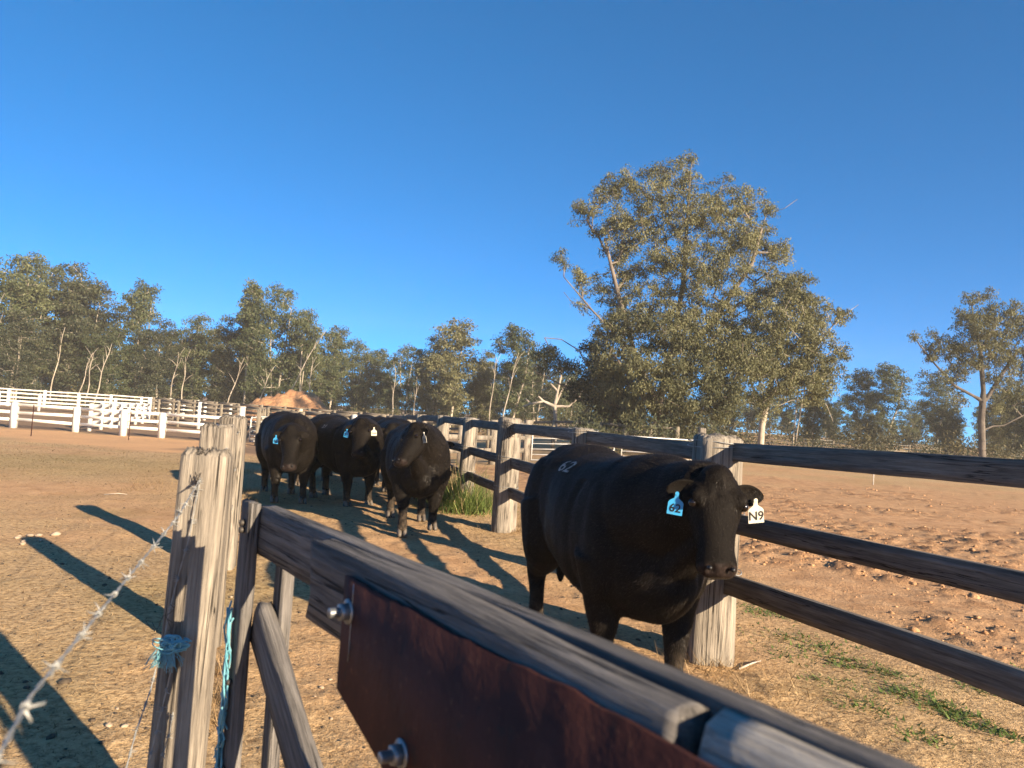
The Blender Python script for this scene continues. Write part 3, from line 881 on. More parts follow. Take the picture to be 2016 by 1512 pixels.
def make_bull(label, pos, heading, poll, muzzle, face=None, scale=1.0, step=(0, 0, 0, 0), lift=(0, 0, 0, 0), tags=(), brand=None, voxel=0.02,
              ears=(0, 0), neck_low=0.0, tail=True, hair=0, hair_len=.02, hair_w=.0016):
    """pos: ground point below the middle; heading: angle of travel (world, radians, from +X); poll / muzzle: world points of the
    head; face: world direction the forehead looks; step: fore/aft offset of legs FL FR HL HR (m)"""
    pos = Vector(pos); pos.z = gz_at(pos.x, pos.y)
    Mw = Matrix.Translation(pos) @ Matrix.Rotation(heading, 4, 'Z') @ Matrix.Scale(scale, 4)
    inv = Mw.inverted()
    poll_l = inv @ Vector(poll); muz_l = inv @ Vector(muzzle)
    A = (muz_l - poll_l); Lh = A.length; A = A / Lh
    fdir = (inv.to_3x3() @ Vector(face)).normalized()
    N = (fdir - A * fdir.dot(A)).normalized()
    W = N.cross(A).normalized()                       # sideways of the head, toward its left
    k = 0.56 * (Lh / 0.56) ** 0.7
    b = MB()
    # trunk
    secs = [(-1.02, 1.08, .10, .09), (-0.97, 1.09, .22, .20), (-0.88, 1.06, .325, .29), (-0.72, 1.04, .395, .35), (-0.48, 1.01, .43, .375), (-0.2, .965, .43, .40),
            (0.08, .935, .455, .43), (0.32, .93, .475, .42), (0.52, .95, .485, .39), (0.68, .955, .47, .345), (0.82, .94, .42, .28), (0.93, .90, .33, .20), (1.0, .86, .20, .12)]
    closed_loft([ellring((x, 0, zc), (0, 0, 1), (0, 1, 0), hh, hw, 28, 2.25) for x, zc, hh, hw in secs], b)
    blob(b, (0.66, 0, 1.29), (0.42, .17, .13))                    # crest over the shoulders
    limb(b, [(.93, 0, .86), (.96, 0, .76), (.88, 0, .66), (.72, 0, .59), (.50, 0, .56)], [.12, .13, .12, .105, .09], 14)   # brisket
    blob(b, (-0.10, 0, .53), (0.28, .07, .075))                   # sheath
    for sd in (-1, 1):
        blob(b, (0.56, sd * .285, .92), (.23, .11, .36))          # shoulder
        blob(b, (-0.66, sd * .25, .98), (.30, .165, .36))         # thigh
        blob(b, (-0.47, sd * .20, 1.26), (.26, .13, .10))         # hook
    blob(b, (-.74, 0, .62), (.075, .085, .13))
    # neck
    nb = Vector((0.60, 0, 1.08)); ne = poll_l - N * 0.11 * 1 + A * 0.05
    mid = (nb + ne) / 2 + Vector((0.02, 0, 0.03 - neck_low))
    pts = [nb, nb.lerp(mid, .5), mid, mid.lerp(ne, .55), ne]
    limb(b, pts, [.36, .335, .265, .215, .155], 22)
    # throat / dewlap
    th = poll_l + A * (Lh * .55) - N * 0.16
    limb(b, [Vector((.78, 0, .72)), Vector((.86, 0, .78)).lerp(th, .45), th], [.15, .10, .07], 12)
    # head: (s, offset of the face line, half width, half depth)
    hs = [(-.08, -.045, .055, .05), (-.03, -.012, .095, .085), (.06, .004, .136, .118), (.16, .012, .152, .135), (.27, .010, .152, .145), (.38, .002, .138, .148), (.50, -.004, .120, .134),
          (.63, -.006, .106, .116), (.76, -.004, .101, .104), (.86, .002, .112, .102), (.94, -.002, .114, .092), (1.0, -.018, .096, .070), (1.035, -.045, .062, .042)]
    q = Lh / 0.56; q = 0.5 + 0.5 * q
    rings = []
    for s_, fo, hw, hd in hs:
        c = poll_l + A * (s_ * Lh) + N * (fo * q - hd * q)
        rings.append(ellring(c, N, W, hd * q, hw * q, 22, 2.35))
    closed_loft(rings, b)
    blob(b, poll_l + A * .0 - N * .05, (.085, .085, .075))        # poll knob
    for sd in (-1, 1):                                            # brows and cheeks
        blob(b, poll_l + A * (.27 * Lh) + W * sd * .108 * q - N * .030 - A * .02, (.045, .045, .045))
        blob(b, poll_l + A * (.42 * Lh) + W * sd * .062 * q - N * .19 * q, (.07, .05, .07))
    # legs (order FL FR HL HR); left is +Y
    feet = []
    for li, (sd, front) in enumerate(((1, 1), (-1, 1), (1, 0), (-1, 0))):
        st, lf = step[li], lift[li]
        if front:
            y = sd * .215
            P = [(.56, sd * .26, .86), (.55 + st * .25, sd * .235, .64), (.58 + st * .6 + lf * .35, y, .40 + lf * .25), (.575 + st * .85 + lf * .1, y, .26 + lf * .45), (.575 + st, y, .125 + lf * .9), (.60 + st, y, .055 + lf)]
            rad = [.175, .135, .082, .058, .060, .066]
        else:
            y = sd * .215
            P = [(-.62, sd * .22, .98), (-.56 + st * .3, sd * .25, .74), (-.76 + st * .55, sd * .22, .54 + lf * .3), (-.84 + st * .8, y, .43 + lf * .5), (-.80 + st * .95, y, .26 + lf * .8), (-.785 + st, y, .125 + lf), (-.75 + st, y, .055 + lf)]
            rad = [.24, .195, .118, .078, .058, .060, .066]
        limb(b, P, rad, 14)
        feet.append(P[-1])
    if tail:
        limb(b, [(-.98, 0, 1.28), (-1.05, 0, 1.22), (-1.08, .01, 1.0), (-1.07, .02, .75), (-1.06, .02, .6)], [.06, .045, .032, .026, .028], 8)
        blob(b, (-1.06, .02, .48), (.045, .045, .17))
    raw = b.mesh('bull_raw')
    ro = obj('bull_raw', raw)
    md = ro.modifiers.new('r', 'REMESH'); md.mode = 'VOXEL'; md.voxel_size = voxel; md.use_smooth_shade = True
    ms = ro.modifiers.new('s', 'SMOOTH'); ms.factor = .5; ms.iterations = max(4, int(0.14 / voxel))
    dg = bpy.context.evaluated_depsgraph_get(); dg.update()
    me = bpy.data.meshes.new_from_object(ro.evaluated_get(dg))
    bpy.data.objects.remove(ro)
    nv = len(me.vertices)
    co = np.empty(nv * 3, np.float32); me.vertices.foreach_get('co', co); co = co.reshape(-1, 3).astype(float)
    poll_a, A_a, N_a, W_a = [np.array(v_) for v_ in (poll_l, A, N, W)]
    rel = co - poll_a
    sh = rel @ A_a / Lh; nh = rel @ N_a; wh = rel @ W_a
    head = (np.abs(wh) < .25) & (nh > -.4) & (nh < .1)
    # muscle and skin unevenness
    nr = np.empty(nv * 3, np.float32); me.vertices.foreach_get('normal', nr); nr = nr.reshape(-1, 3)
    amp = 0.010 * fbm(co[:, 0] * 5 + co[:, 1] * 3, co[:, 2] * 5 - co[:, 1] * 2, int(heading * 10) % 50 + 3, 3)
    # ribs / shoulder crease / flank hollows
    amp = amp - 0.018 * np.exp(-((co[:, 0] + .30) / .10) ** 2) * np.exp(-((co[:, 2] - 1.05) / .25) ** 2) - 0.014 * np.exp(-((co[:, 0] - .33) / .05) ** 2) * (co[:, 2] > .6) * (co[:, 2] < 1.25)
    # curls on the forehead, folds on the neck
    fore = np.exp(-((sh - .12) / .22) ** 2) * head * (nh > -.12)
    amp = amp + .009 * fore * fbm(co[:, 0] * 24 + co[:, 1] * 31, co[:, 2] * 28, 91, 3)
    co = co + nr * amp[:, None]
    # nostrils, mouth
    for sd in (-1, 1):
        d2 = ((sh - .965) * Lh / .020) ** 2 + ((wh - sd * .048 * q) / .017) ** 2
        m_ = head & (nh > -.09)
        co = co - (np.exp(-d2) * .022 * m_)[:, None] * N_a
        d3 = ((sh - .27) * Lh / .024) ** 2 + ((nh + .035) / .02) ** 2
        co = co - (np.exp(-d3) * .012 * (head & (wh * sd > .08)))[:, None] * W_a * sd
    mouth = np.exp(-((nh + .115 * q) / .010) ** 2) * head * (sh > .72) * (sh < 1.06)
    co = co - (mouth * .010)[:, None] * (A_a * .6 + 0 * N_a) - (mouth * .010 * np.sign(wh))[:, None] * W_a
    nose = np.clip((sh - .895) / .03, 0, 1) * np.clip((nh + .125) / .02, 0, 1) * head
    dust = np.clip((0.34 - co[:, 2]) / .25, 0, 1)
    me.vertices.foreach_set('co', co.astype(np.float32).ravel())
    # ears, joined into the same body mesh
    eb = MB(); ear_info = {}
    for sd, droop in ((1, ears[0]), (-1, ears[1])):
        base = poll_l + A * (.13 * Lh) + W * sd * .118 * q - N * .075
        ed = (W * sd + A * (.02 + droop) - N * .12).normalized()
        ef = (N * .9 + A * .35 - ed * (N * .9 + A * .35).dot(ed)).normalized()      # opening faces forward and down
        eu = ed.cross(ef).normalized()
        if eu.dot(A) > 0: eu = -eu
        Le = .178
        rr = []
        for t in np.linspace(0, 1, 13):
            wd = .050 * (math.sin(math.pi * min(1, (t ** 1.25 * .86 + .13))) ** .7) + .003
            if t < .25: wd = wd * (.55 + 1.8 * t)
            cup = .32 * (1 - t * .6)
            c = base + ed * (t * Le - .04)
            th_ = .009 * (1 - .6 * t) + (0.025 * (1 - t / .25) if t < .25 else 0)
            outer, inner = [], []
            for a in np.linspace(-1, 1, 9):
                bend = (1 - a * a) * wd * cup
                p = c + eu * (a * wd) - ef * bend
                outer.append(p - ef * th_); inner.append(p + ef * th_ * .6)
            rr.append(np.array([np.array(p) for p in outer + inner[::-1]]))
        V, F = loft(rr); eb.add(V, F)
        ear_info[sd] = (base + ed * (Le * .48) + A * .018, ef, ed, eu)
    em = eb.mesh('ears', [], True)
    bm = bmesh.new(); bm.from_mesh(me); n0 = len(bm.verts); bm.from_mesh(em)
    bmesh.ops.recalc_face_normals(bm, faces=[f for f in bm.faces if f.verts[0].index >= n0 or False])
    for f in bm.faces: f.smooth = True
    bm.to_mesh(me); bm.free(); bpy.data.meshes.remove(em)
    nv2 = len(me.vertices)
    for nm, arr in (('nose', nose), ('dust', dust)):
        a_ = me.attributes.new(nm, 'FLOAT', 'POINT')
        a_.data.foreach_set('value', np.concatenate([arr, np.full(nv2 - nv, -.0 + .05 if nm == 'dust' else 0.)]).astype(np.float32))
    me.materials.clear(); me.materials.append(M['coat'])
    me.name = 'bull_body'
    root = bpy.data.objects.new('bull', me); link(root)
    root.matrix_world = Mw; root.matrix_basis = Mw
    tag(root, label, 'bull', 'black bulls walking up the lane')
    # short coat hair
    if hair:
        hr = np.random.default_rng(int(abs(pos.x) * 1000) + 5)
        me.calc_loop_triangles()
        tri = np.empty(len(me.loop_triangles) * 3, np.int32); me.loop_triangles.foreach_get('vertices', tri); tri = tri.reshape(-1, 3)
        vc = np.empty(nv2 * 3, np.float32); me.vertices.foreach_get('co', vc); vc = vc.reshape(-1, 3).astype(float)
        p0, p1, p2 = vc[tri[:, 0]], vc[tri[:, 1]], vc[tri[:, 2]]
        fn = np.cross(p1 - p0, p2 - p0); ar = np.linalg.norm(fn, axis=1); fn = fn / np.maximum(ar, 1e-9)[:, None]
        pk = hr.choice(len(tri), hair, p=ar / ar.sum())
        u_, v_ = hr.random(hair), hr.random(hair); fl = u_ + v_ > 1; u_[fl] = 1 - u_[fl]; v_[fl] = 1 - v_[fl]
        hp = p0[pk] + (p1 - p0)[pk] * u_[:, None] + (p2 - p0)[pk] * v_[:, None]; hn = fn[pk]
        rel = hp - poll_a; s2 = rel @ A_a / Lh; onh = (s2 > -.1) & (s2 < 1.1) & (np.abs(rel @ W_a) < .2) & (rel @ N_a > -.3)
        okh = ~(onh & (s2 > .86)) & (hp[:, 2] > .1)
        flow = np.where(onh[:, None], A_a[None] * 1.0 + np.sign(rel @ W_a)[:, None] * W_a[None] * .35, np.array([[-1.0, 0, -.55]]))
        sw = 2.2 * np.stack([fbm(hp[:, 0] * 7 + hp[:, 1] * 5, hp[:, 2] * 7, 5, 3), fbm(hp[:, 0] * 6, hp[:, 2] * 6 + hp[:, 1] * 5, 15, 3), fbm(hp[:, 1] * 7, hp[:, 2] * 6 + hp[:, 0] * 4, 25, 3)], -1)
        flow = flow + sw * np.where(onh, .9, .45)[:, None] + hr.normal(0, .18, (hair, 3))
        flow = flow - hn * (flow * hn).sum(1)[:, None]; flow /= np.maximum(np.linalg.norm(flow, axis=1), 1e-6)[:, None]
        dv = flow + hn * hr.uniform(.12, .45, hair)[:, None]
        sd_ = np.cross(flow, hn)
        ln_ = hair_len * hr.uniform(.6, 1.25, hair) * np.where(onh, .75, 1.0)
        HV = np.stack([hp - sd_ * hair_w * .5 - hn * .001, hp + sd_ * hair_w * .5 - hn * .001, hp + dv * ln_[:, None]], 1)[okh]
        hm = npmesh('hair', HV.reshape(-1, 3), np.arange(len(HV) * 3).reshape(-1, 3), [M['hair']])
        at2 = hm.attributes.new('tint', 'FLOAT', 'FACE'); at2.data.foreach_set('value', np.clip(hr.normal(.45, .22, len(HV)), 0, 1).astype(np.float32))
        ho_ = obj('hair', hm, root); ho_['kind'] = 'stuff'
    # parts
    for sd in (-1, 1):
        eb = MB(); blob(eb, poll_l + A * (.285 * Lh) + W * sd * .138 * q - N * .040, (.023, .023, .023), 14, 8)
        obj('eye', eb.mesh('eye', [M['eye']], True), root)
    for sd in (-1, 1):  # near-black lumps stand in for the shade inside the nostrils
        eb = MB(); blob(eb, poll_l + A * (.955 * Lh) + W * sd * .060 * q - N * .010 * q, (.017, .013, .012), 10, 6)
        obj('nostril_shade', eb.mesh('nostril_shade', [M['print']], True), root)
    for fx, fy, fz in feet:
        hb = MB()
        for sd in (-1, 1):                                     # two toes
            rr = []
            for z, ex, lx in ((0.0, .105, .030), (.035, .092, .032), (.075, .060, .030), (.095, .045, .025)):
                rr.append(ellring((fx + ex * .28 - .012, fy + sd * .034, fz - .055 + z), (1, 0, 0), (0, 1, 0), ex * .72, lx, 10, 2.2))
            closed_loft(rr, hb)
        obj('hoof', hb.mesh('hoof', [M['hoof']], True), root)
    for (sd, mat, txt, w) in tags:
        c, ef, ed, eu = ear_info[sd]
        me_t, h = tag_mesh(w, M[mat])
        tg = obj('ear_tag', me_t, root)
        # hang from the ear, face along the ear opening, down along gravity
        down = Vector((0, 0, -1)); fy_ = (ef - down * ef.dot(down)).normalized()
        xx = fy_.cross(-down)
        xx = Vector((0, 0, 1)).cross(fy_) * -1
        Rm = Matrix(((-xx.x, fy_.x, 0), (-xx.y, fy_.y, 0), (-xx.z, fy_.z, 1))).transposed().transposed()
        xa = fy_.cross(Vector((0, 0, 1)))
        Rm = Matrix((xa, fy_, Vector((0, 0, 1)))).transposed()
        pz = c + ef * .016
        tg.matrix_basis = Matrix.Translation(pz) @ Rm.to_4x4() @ Matrix.Rotation(.12 * sd + .05 * math.sin(heading * 9), 4, 'Y') @ Matrix.Rotation(.22 * math.sin(pos.x * 7 + sd), 4, 'Z') @ Matrix.Rotation(-.12, 4, 'X')
        if txt:
            tm = text_mesh(txt, w * (.78 if len(txt) < 3 else .42), M['print'])
            pr = obj('tag_number', tm, tg)
            pr.matrix_basis = Matrix(((-1, 0, 0, 0), (0, 0, 1, .0042), (0, 1, 0, -h * .70), (0, 0, 0, 1)))
    if brand:
        txt, bx, bz, sd, size, tilt = brand
        tm = text_mesh(txt, size, M['brand'], 0.0)
        bvh = BVHTree.FromPolygons([v_.co.copy() for v_ in me.vertices], [tuple(p.vertices) for p in me.polygons])
        bm = bmesh.new(); bm.from_mesh(tm)
        bmesh.ops.triangulate(bm, faces=bm.faces)
        bmesh.ops.subdivide_edges(bm, edges=bm.edges, cuts=3, use_grid_fill=True)
        for v_ in bm.verts:
            lx, lz = v_.co.x, v_.co.y
            lx, lz = lx * math.cos(tilt) - lz * math.sin(tilt), lx * math.sin(tilt) + lz * math.cos(tilt)
            # seen from its own side: x of the text runs along the body
            o_ = Vector((bx + (-lx if sd > 0 else lx), sd * 1.2, bz + lz + .25)); dr = Vector((0, -sd, -.25 / 1.0)).normalized()
            o_ = Vector((bx + (-lx if sd > 0 else lx), sd * .9, bz + lz * .8 + .9)); dr = Vector((0, -sd * .75, -.75)).normalized()
            hit = bvh.ray_cast(o_, dr)
            if hit[0] is not None: v_.co = hit[0] + hit[1] * .010
        bm.to_mesh(tm); bm.free()
        obj('freeze_brand', tm, root)
    return root

def head_dir(deg_from_cam, y=-1):
    a = R(deg_from_cam)
    return (math.sin(a), -math.cos(a), 0.15)
LH = math.atan2(-LANE.y, -LANE.x)                 # walking toward the camera along the lane
# the bull close on the right
make_bull('large black bull pressed against the fence, wearing white tag N9 and a blue tag', (0.72, 5.15, 0), LH - R(2),
          at(1418, 938, 3.80), at(1421, 1128, 3.62), face=(0.02, -1, 0.30), scale=1.0, step=(.02, -.10, .06, -.1), tags=((-1, 'tagblue', '62', .075), (1, 'tagwhite', 'N9', .080)),
          brand=('62', -.12, 1.0, -1, .26, 0.0), voxel=.0135, ears=(-.05, .0), neck_low=.05, hair=130000, hair_len=.02, hair_w=.0024)
# left bull, tag 46
make_bull('black bull at the left of the mob, head lowered, blue tag 46 in its ear', (-3.62, 12.75, 0), LH + R(8),
          at(572, 842, 11.45), at(566, 921, 11.15), face=(0.10, -1, 0.32), scale=.98, step=(.05, -.05, .1, -.12), tags=((-1, 'tagblue', '46', .085),), ears=(.0, -.16), neck_low=.10, hair=32000, hair_len=.03, hair_w=.005)
# middle bull, tag 21
make_bull('black bull in the middle of the mob wearing blue tag 21', (-2.72, 12.85, 0), LH + R(25),
          at(709, 828, 11.55), at(703, 893, 11.2), face=(-0.08, -1, 0.38), scale=.97, step=(.0, .06, -.15, .2), tags=((-1, 'tagblue', '21', .085), (1, 'tagwhite', 'W68', .085)), brand=('21', -.1, .93, -1, .18, 0.0), neck_low=.02, hair=32000, hair_len=.03, hair_w=.005)
# walking bull, head turned
make_bull('black bull walking ahead of the mob with its head turned sideways', (-1.24, 10.6, 0), LH - R(2),
          at(812, 838, 9.25), at(776, 908, 8.95), face=(-0.75, -.65, 0.45), scale=.97, step=(-.06, .22, .15, -.15), lift=(.05, 0, 0, 0), tags=((1, 'tagwhite', '14', .085),), neck_low=.02, hair=36000, hair_len=.028, hair_w=.0045)
# partly hidden bulls
make_bull('black bull mostly hidden between the middle bull and the walking bull, dark blue tag', (-2.22, 15.2, 0), LH + R(2),
          at(772, 838, 13.7), at(768, 895, 13.45), face=(0.1, -1, 0.35), scale=.97, step=(.05, -.08, 0, .1), tags=((-1, 'tagblue', '', .085),), neck_low=.05, voxel=.022)
make_bull('black bull behind the left one, only its ear, blue tag and back showing', (-4.35, 15.3, 0), LH + R(4),
          at(535, 826, 14.3), at(532, 880, 14.0), face=(0, -1, 0.35), scale=.95, tags=((-1, 'tagblue', '', .085),), ears=(0, -.4), voxel=.024)
make_bull('black bull farther back, its rounded back showing between the left and middle bulls', (-3.85, 16.8, 0), LH + R(10),
          at(655, 845, 15.4), at(652, 900, 15.2), face=(0.2, -1, 0.35), scale=.97, voxel=.026)
make_bull('black bull at the rear, a slip of its back showing behind the middle bull', (-3.2, 18.2, 0), LH + R(12),
          at(735, 850, 16.8), at(733, 900, 16.6), face=(0, -1, 0.35), scale=.98, voxel=.026)
make_bull('black bull squeezed along the fence behind the walking bull, part of its face showing', (-1.62, 13.3, 0), LH - R(2),
          at(868, 862, 12.2), at(872, 920, 11.9), face=(0.3, -1, 0.35), scale=.93, neck_low=.12, voxel=.024)

# ------------------------------------------------------------------ white rail fences and yards on the left
_box_cache = {}
def box_mesh(name, size, mat, bev=0.0):
    key = (name, tuple(round(k, 2) for k in size), mat.name)
    if key not in _box_cache:
        b = MB(); b.box((0, 0, 0), size); _box_cache[key] = b.mesh(name, [mat])
    return _box_cache[key]

def rail_fence(name, label, posts, h, zs, mat_r, mat_p, rail_h=.13, post_w=.17, root_cat='fence', white_posts=(), group=None, rail_t=.045, side=0.0, seed=1, ext=0.0):
    """posts: ground points; zs: heights of rail centres"""
    rng = random.Random(seed)
    root = empty(name, posts[0], 0, label, root_cat, group)
    for k, p in enumerate(posts):
        hh = h + rng.uniform(-.03, .03)
        o = obj('post', box_mesh('post', (post_w, post_w, hh + .2), M['white'] if k in white_posts else mat_p))
        o.location = p + Vector((0, 0, hh / 2 - .1)); o.rotation_euler = (rng.uniform(-.012, .012), rng.uniform(-.012, .012), rng.uniform(-.25, .25))
        keep(o, root)
    for k in range(len(posts) - 1):
        a, b_ = posts[k], posts[k + 1]
        dr = (b_ - a).normalized(); nn = Vector((dr.y, -dr.x, 0)) * side
        for z in zs:
            L = (b_ - a).length
            o = obj('rail', box_mesh('rail', (round(L, 2), rail_t, rail_h), mat_r))
            orient(o, (a + b_) / 2 + nn + Vector((0, 0, z + rng.uniform(-.01, .01))), (a + b_) / 2 + nn + Vector((0, 0, z + rng.uniform(-.01, .01))) + dr)
            keep(o, root)
    return root

def row(u0, d0, u1, d1, n):
    a, b_ = colpt(u0, d0), colpt(u1, d1)
    out = []
    for k in range(n):
        p = a.lerp(b_, k / (n - 1)); p.z = tz(p.x, p.y); out.append(p)
    return out
_w = M['white']
base = [gp(-200, 828), gp(-92, 836)] + [gp(26, 843), gp(149, 851), gp(242, 858.5), gp(318, 862.5), gp(438, 870.5)]
rail_fence('white_rail_fence', 'low white three-rail fence nearest the camera beside the gravel strip', base, 1.22, (1.13, .76, .40), _w, _w, .135, .26, seed=2, side=-.0)
d1 = gp(68, 811).y
rail_fence('white_rail_fence', 'taller white yard fence standing behind the low white fence', row(-90, d1 - 1, 360, d1 + 9, 7), 1.42, (1.34, 1.02, .70, .38), _w, _w, .115, .2, seed=3)
rail_fence('white_rail_fence', 'farthest long white yard fence along the edge of the trees', row(-60, d1 + 8, 388, d1 + 22, 8), 1.62, (1.54, 1.2, .86, .5), _w, _w, .11, .22, seed=4)
a = gp(172, 850)
rail_fence('white_rail_fence', 'white cross fence running away from the camera, its rails in shade', row(176, a.y + .5, 292, a.y + 16, 8), 1.38, (1.26, .84, .42), _w, _w, .17, .17, seed=5, rail_t=.06)
rail_fence('white_rail_fence', 'white yard fence crossing behind the slatted yard gate', row(292, d1 + 3.5, 452, d1 + 9.5, 4), 1.62, (1.5, 1.1, .7), M['wood_yard'], _w, .12, .24, seed=6)
# lane end: white corner post and open white gate
pw = gp(472, 876)
o = empty('white_corner_post', pw, 0, 'single square white corner post at the end of the lane', 'post')
keep(obj('shaft', box_mesh('shaft', (.2, .2, 1.75), _w), None, pw + Vector((0, 0, .78))), o)
keep(obj('cap', box_mesh('cap', (.24, .24, .05), _w), None, pw + Vector((0, 0, 1.68))), o)
def pipe_gate(label, a, b_, z0, z1, mat, nrail=5, rad=.022, name='pipe_gate', group=None, upright=2):
    root = empty(name, a, 0, label, 'gate', group)
    dr = (b_ - a); L = dr.length; dr = dr / L; c = .14
    b2 = MB()
    def P(s_, z): return a + dr * s_ + Vector((0, 0, z))
    pts = [P(0, z0), P(0, z1 - c)] + [P(c - c * math.cos(t), z1 - c + c * math.sin(t)) for t in (.5, 1.0)] + [P(c, z1), P(L - c, z1)] + [P(L - c + c * math.sin(t), z1 - c + c * math.cos(t)) for t in (.5, 1.0)] + [P(L, z1 - c), P(L, z0), P(0, z0)]
    b2.tube(pts, rad, 8); keep(obj('frame', b2.mesh('frame', [mat], True)), root)
    for k in range(1, nrail):
        z = z0 + (z1 - z0) * k / nrail
        b2 = MB(); b2.tube([P(0, z), P(L, z)], rad * .75, 6); keep(obj('bar', b2.mesh('bar', [mat], True)), root)
    for k in range(1, upright):
        b2 = MB(); b2.tube([P(L * k / upright, z0), P(L * k / upright, z1)], rad * .8, 6); keep(obj('upright', b2.mesh('upright', [mat], True)), root)
    return root
g2 = pw + Vector((.32, .3, 0)); pipe_gate('white pipe gate standing open beside the white corner post', g2, g2 + Vector((.35, 3.2, 0)), .16, 1.28, M['pipe'], 5, .024)
g3 = colpt(490, pw.y + 4); pipe_gate('white pipe gate across the lane end, mostly hidden behind the left bull', g3, colpt(640, pw.y + 5), .15, 1.22, M['pipe'], 5, .022)

# grey stockyards behind the bulls
wy, wyz = M['wood_yard'], M['wood_yard_z']
rail_fence('stockyard_fence', 'grey stockyard fence nearest behind the bulls, with long weathered rails', row(545, 33, 872, 27.5, 7), 1.62, (1.54, 1.25, .95, .62), wy, wyz, .15, .2, seed=11, white_posts=(3,))
rail_fence('stockyard_fence', 'second grey stockyard fence, crossing between the white yard and the bulls', row(310, 52, 860, 40, 12), 1.72, (1.62, 1.33, 1.04, .75, .45), wy, wyz, .14, .19, seed=12, white_posts=(2, 9))
rail_fence('stockyard_fence', 'farthest grey stockyard fence in front of the red dirt mound', row(300, 64, 930, 52, 14), 1.75, (1.66, 1.36, 1.05, .72, .42), wy, wyz, .14, .2, seed=13)
rail_fence('stockyard_fence', 'grey yard fence running into depth behind the left bull', row(505, 35, 530, 62, 7), 1.66, (1.58, 1.25, .92, .6), wy, wyz, .14, .18, seed=14)
rail_fence('stockyard_fence', 'dark old yard fence under the gum trees behind the pipe gates', row(960, 47, 1330, 41, 9), 1.62, (1.52, 1.22, .9), wy, wyz, .15, .2, seed=15)
rail_fence('timber_cross_fence', 'sunlit timber cross fence meeting the lane fence behind the green grass tuft', [colpt(862, 25), colpt(905, 26), colpt(968, 27.5), colpt(1034, 29)], 1.62, (1.42, .95, .5), M['wood_z'], M['wood_z'], .16, .24, seed=16)
A_, B_, C_, D_ = colpt(1045, 29.5), colpt(1207, 30.5), colpt(1222, 30.6), colpt(1368, 31.2)
pipe_gate('pale steel pipe gate beside the round timber post', A_, B_, .12, 1.16, M['pipe'], 5, .026, upright=2)
pipe_gate('pale steel pipe gate next to the short timber gatepost', C_, D_, .12, 1.12, M['pipe'], 5, .026, upright=2)
p = colpt(1378, 31.3); o = empty('timber_gatepost', p, 0, 'short round timber gatepost at the end of the pipe gates', 'post')
post('shaft', p, 1.62, .16, 811, o, seg=18, rings=8)
# steel pickets beside the gravel and in the churned paddock
def picket(u, v, h, label, mat='rust'):
    p = gp(u, v); b = MB()
    b.box((0, 0, h / 2), (.035, .012, h)); b.box((0, .016, h / 2), (.008, .03, h))
    o = obj('steel_picket', b.mesh('steel_picket', [M[mat]])); o.location = p; tag(o, label, 'picket', 'steel fence pickets')
picket(61, 859, 1.25, 'thin rusty steel picket left of the low white fence')
picket(253, 867, 1.2, 'thin rusty steel picket by the gravel in front of the low white fence')
picket(1719, 955, 1.25, 'pale steel picket standing alone in the churned paddock', 'pipe')
pk = [colpt(u, 78) for u in (1560, 1640, 1722, 1790, 1850, 1905, 1960, 2030)]
rail_fence('wire_fence', 'low wire fence along the foot of the right hand trees', pk, 1.1, (1.0, .7, .4), M['wire'], wyz, .03, .14, seed=21, rail_t=.03)

# ------------------------------------------------------------------ trees
def leaf_arrays(centers, rad, per, ln, wd, rng, droop=.6, tint0=None):
    """leaf quads in clumps; returns verts (n*4,3) and a tint per leaf"""
    n = len(centers) * per
    c = np.repeat(np.asarray(centers), per, 0)
    rr = np.repeat(np.broadcast_to(rad, len(centers)), per)
    d = rng.standard_normal((n, 3)); d /= np.linalg.norm(d, axis=1)[:, None]
    r = rng.random(n) ** (1 / 2.2)
    p = c + d * (rr * r)[:, None] * np.array([1, 1, .75])
    p[:, 2] -= .25 * rr * (d[:, 0] ** 2 + d[:, 1] ** 2) * r
    ax = rng.standard_normal((n, 3)) * .75 + np.array([0, 0, -droop * 1.6]); ax /= np.linalg.norm(ax, axis=1)[:, None]
    sdv = np.cross(ax, rng.standard_normal((n, 3))); sdv /= np.linalg.norm(sdv, axis=1)[:, None]
    l = ln * rng.uniform(.6, 1.25, n)[:, None]; w = wd * rng.uniform(.6, 1.2, n)[:, None]
    V = np.stack([p, p + ax * l * .4 + sdv * w * .5, p + ax * l, p + ax * l * .45 - sdv * w * .5], 1).reshape(-1, 3)
    if tint0 is None: tint0 = rng.uniform(.25, .75, len(centers))
    t = np.repeat(tint0, per) + rng.normal(0, .16, n)
    return V, np.clip(t, 0, 1)

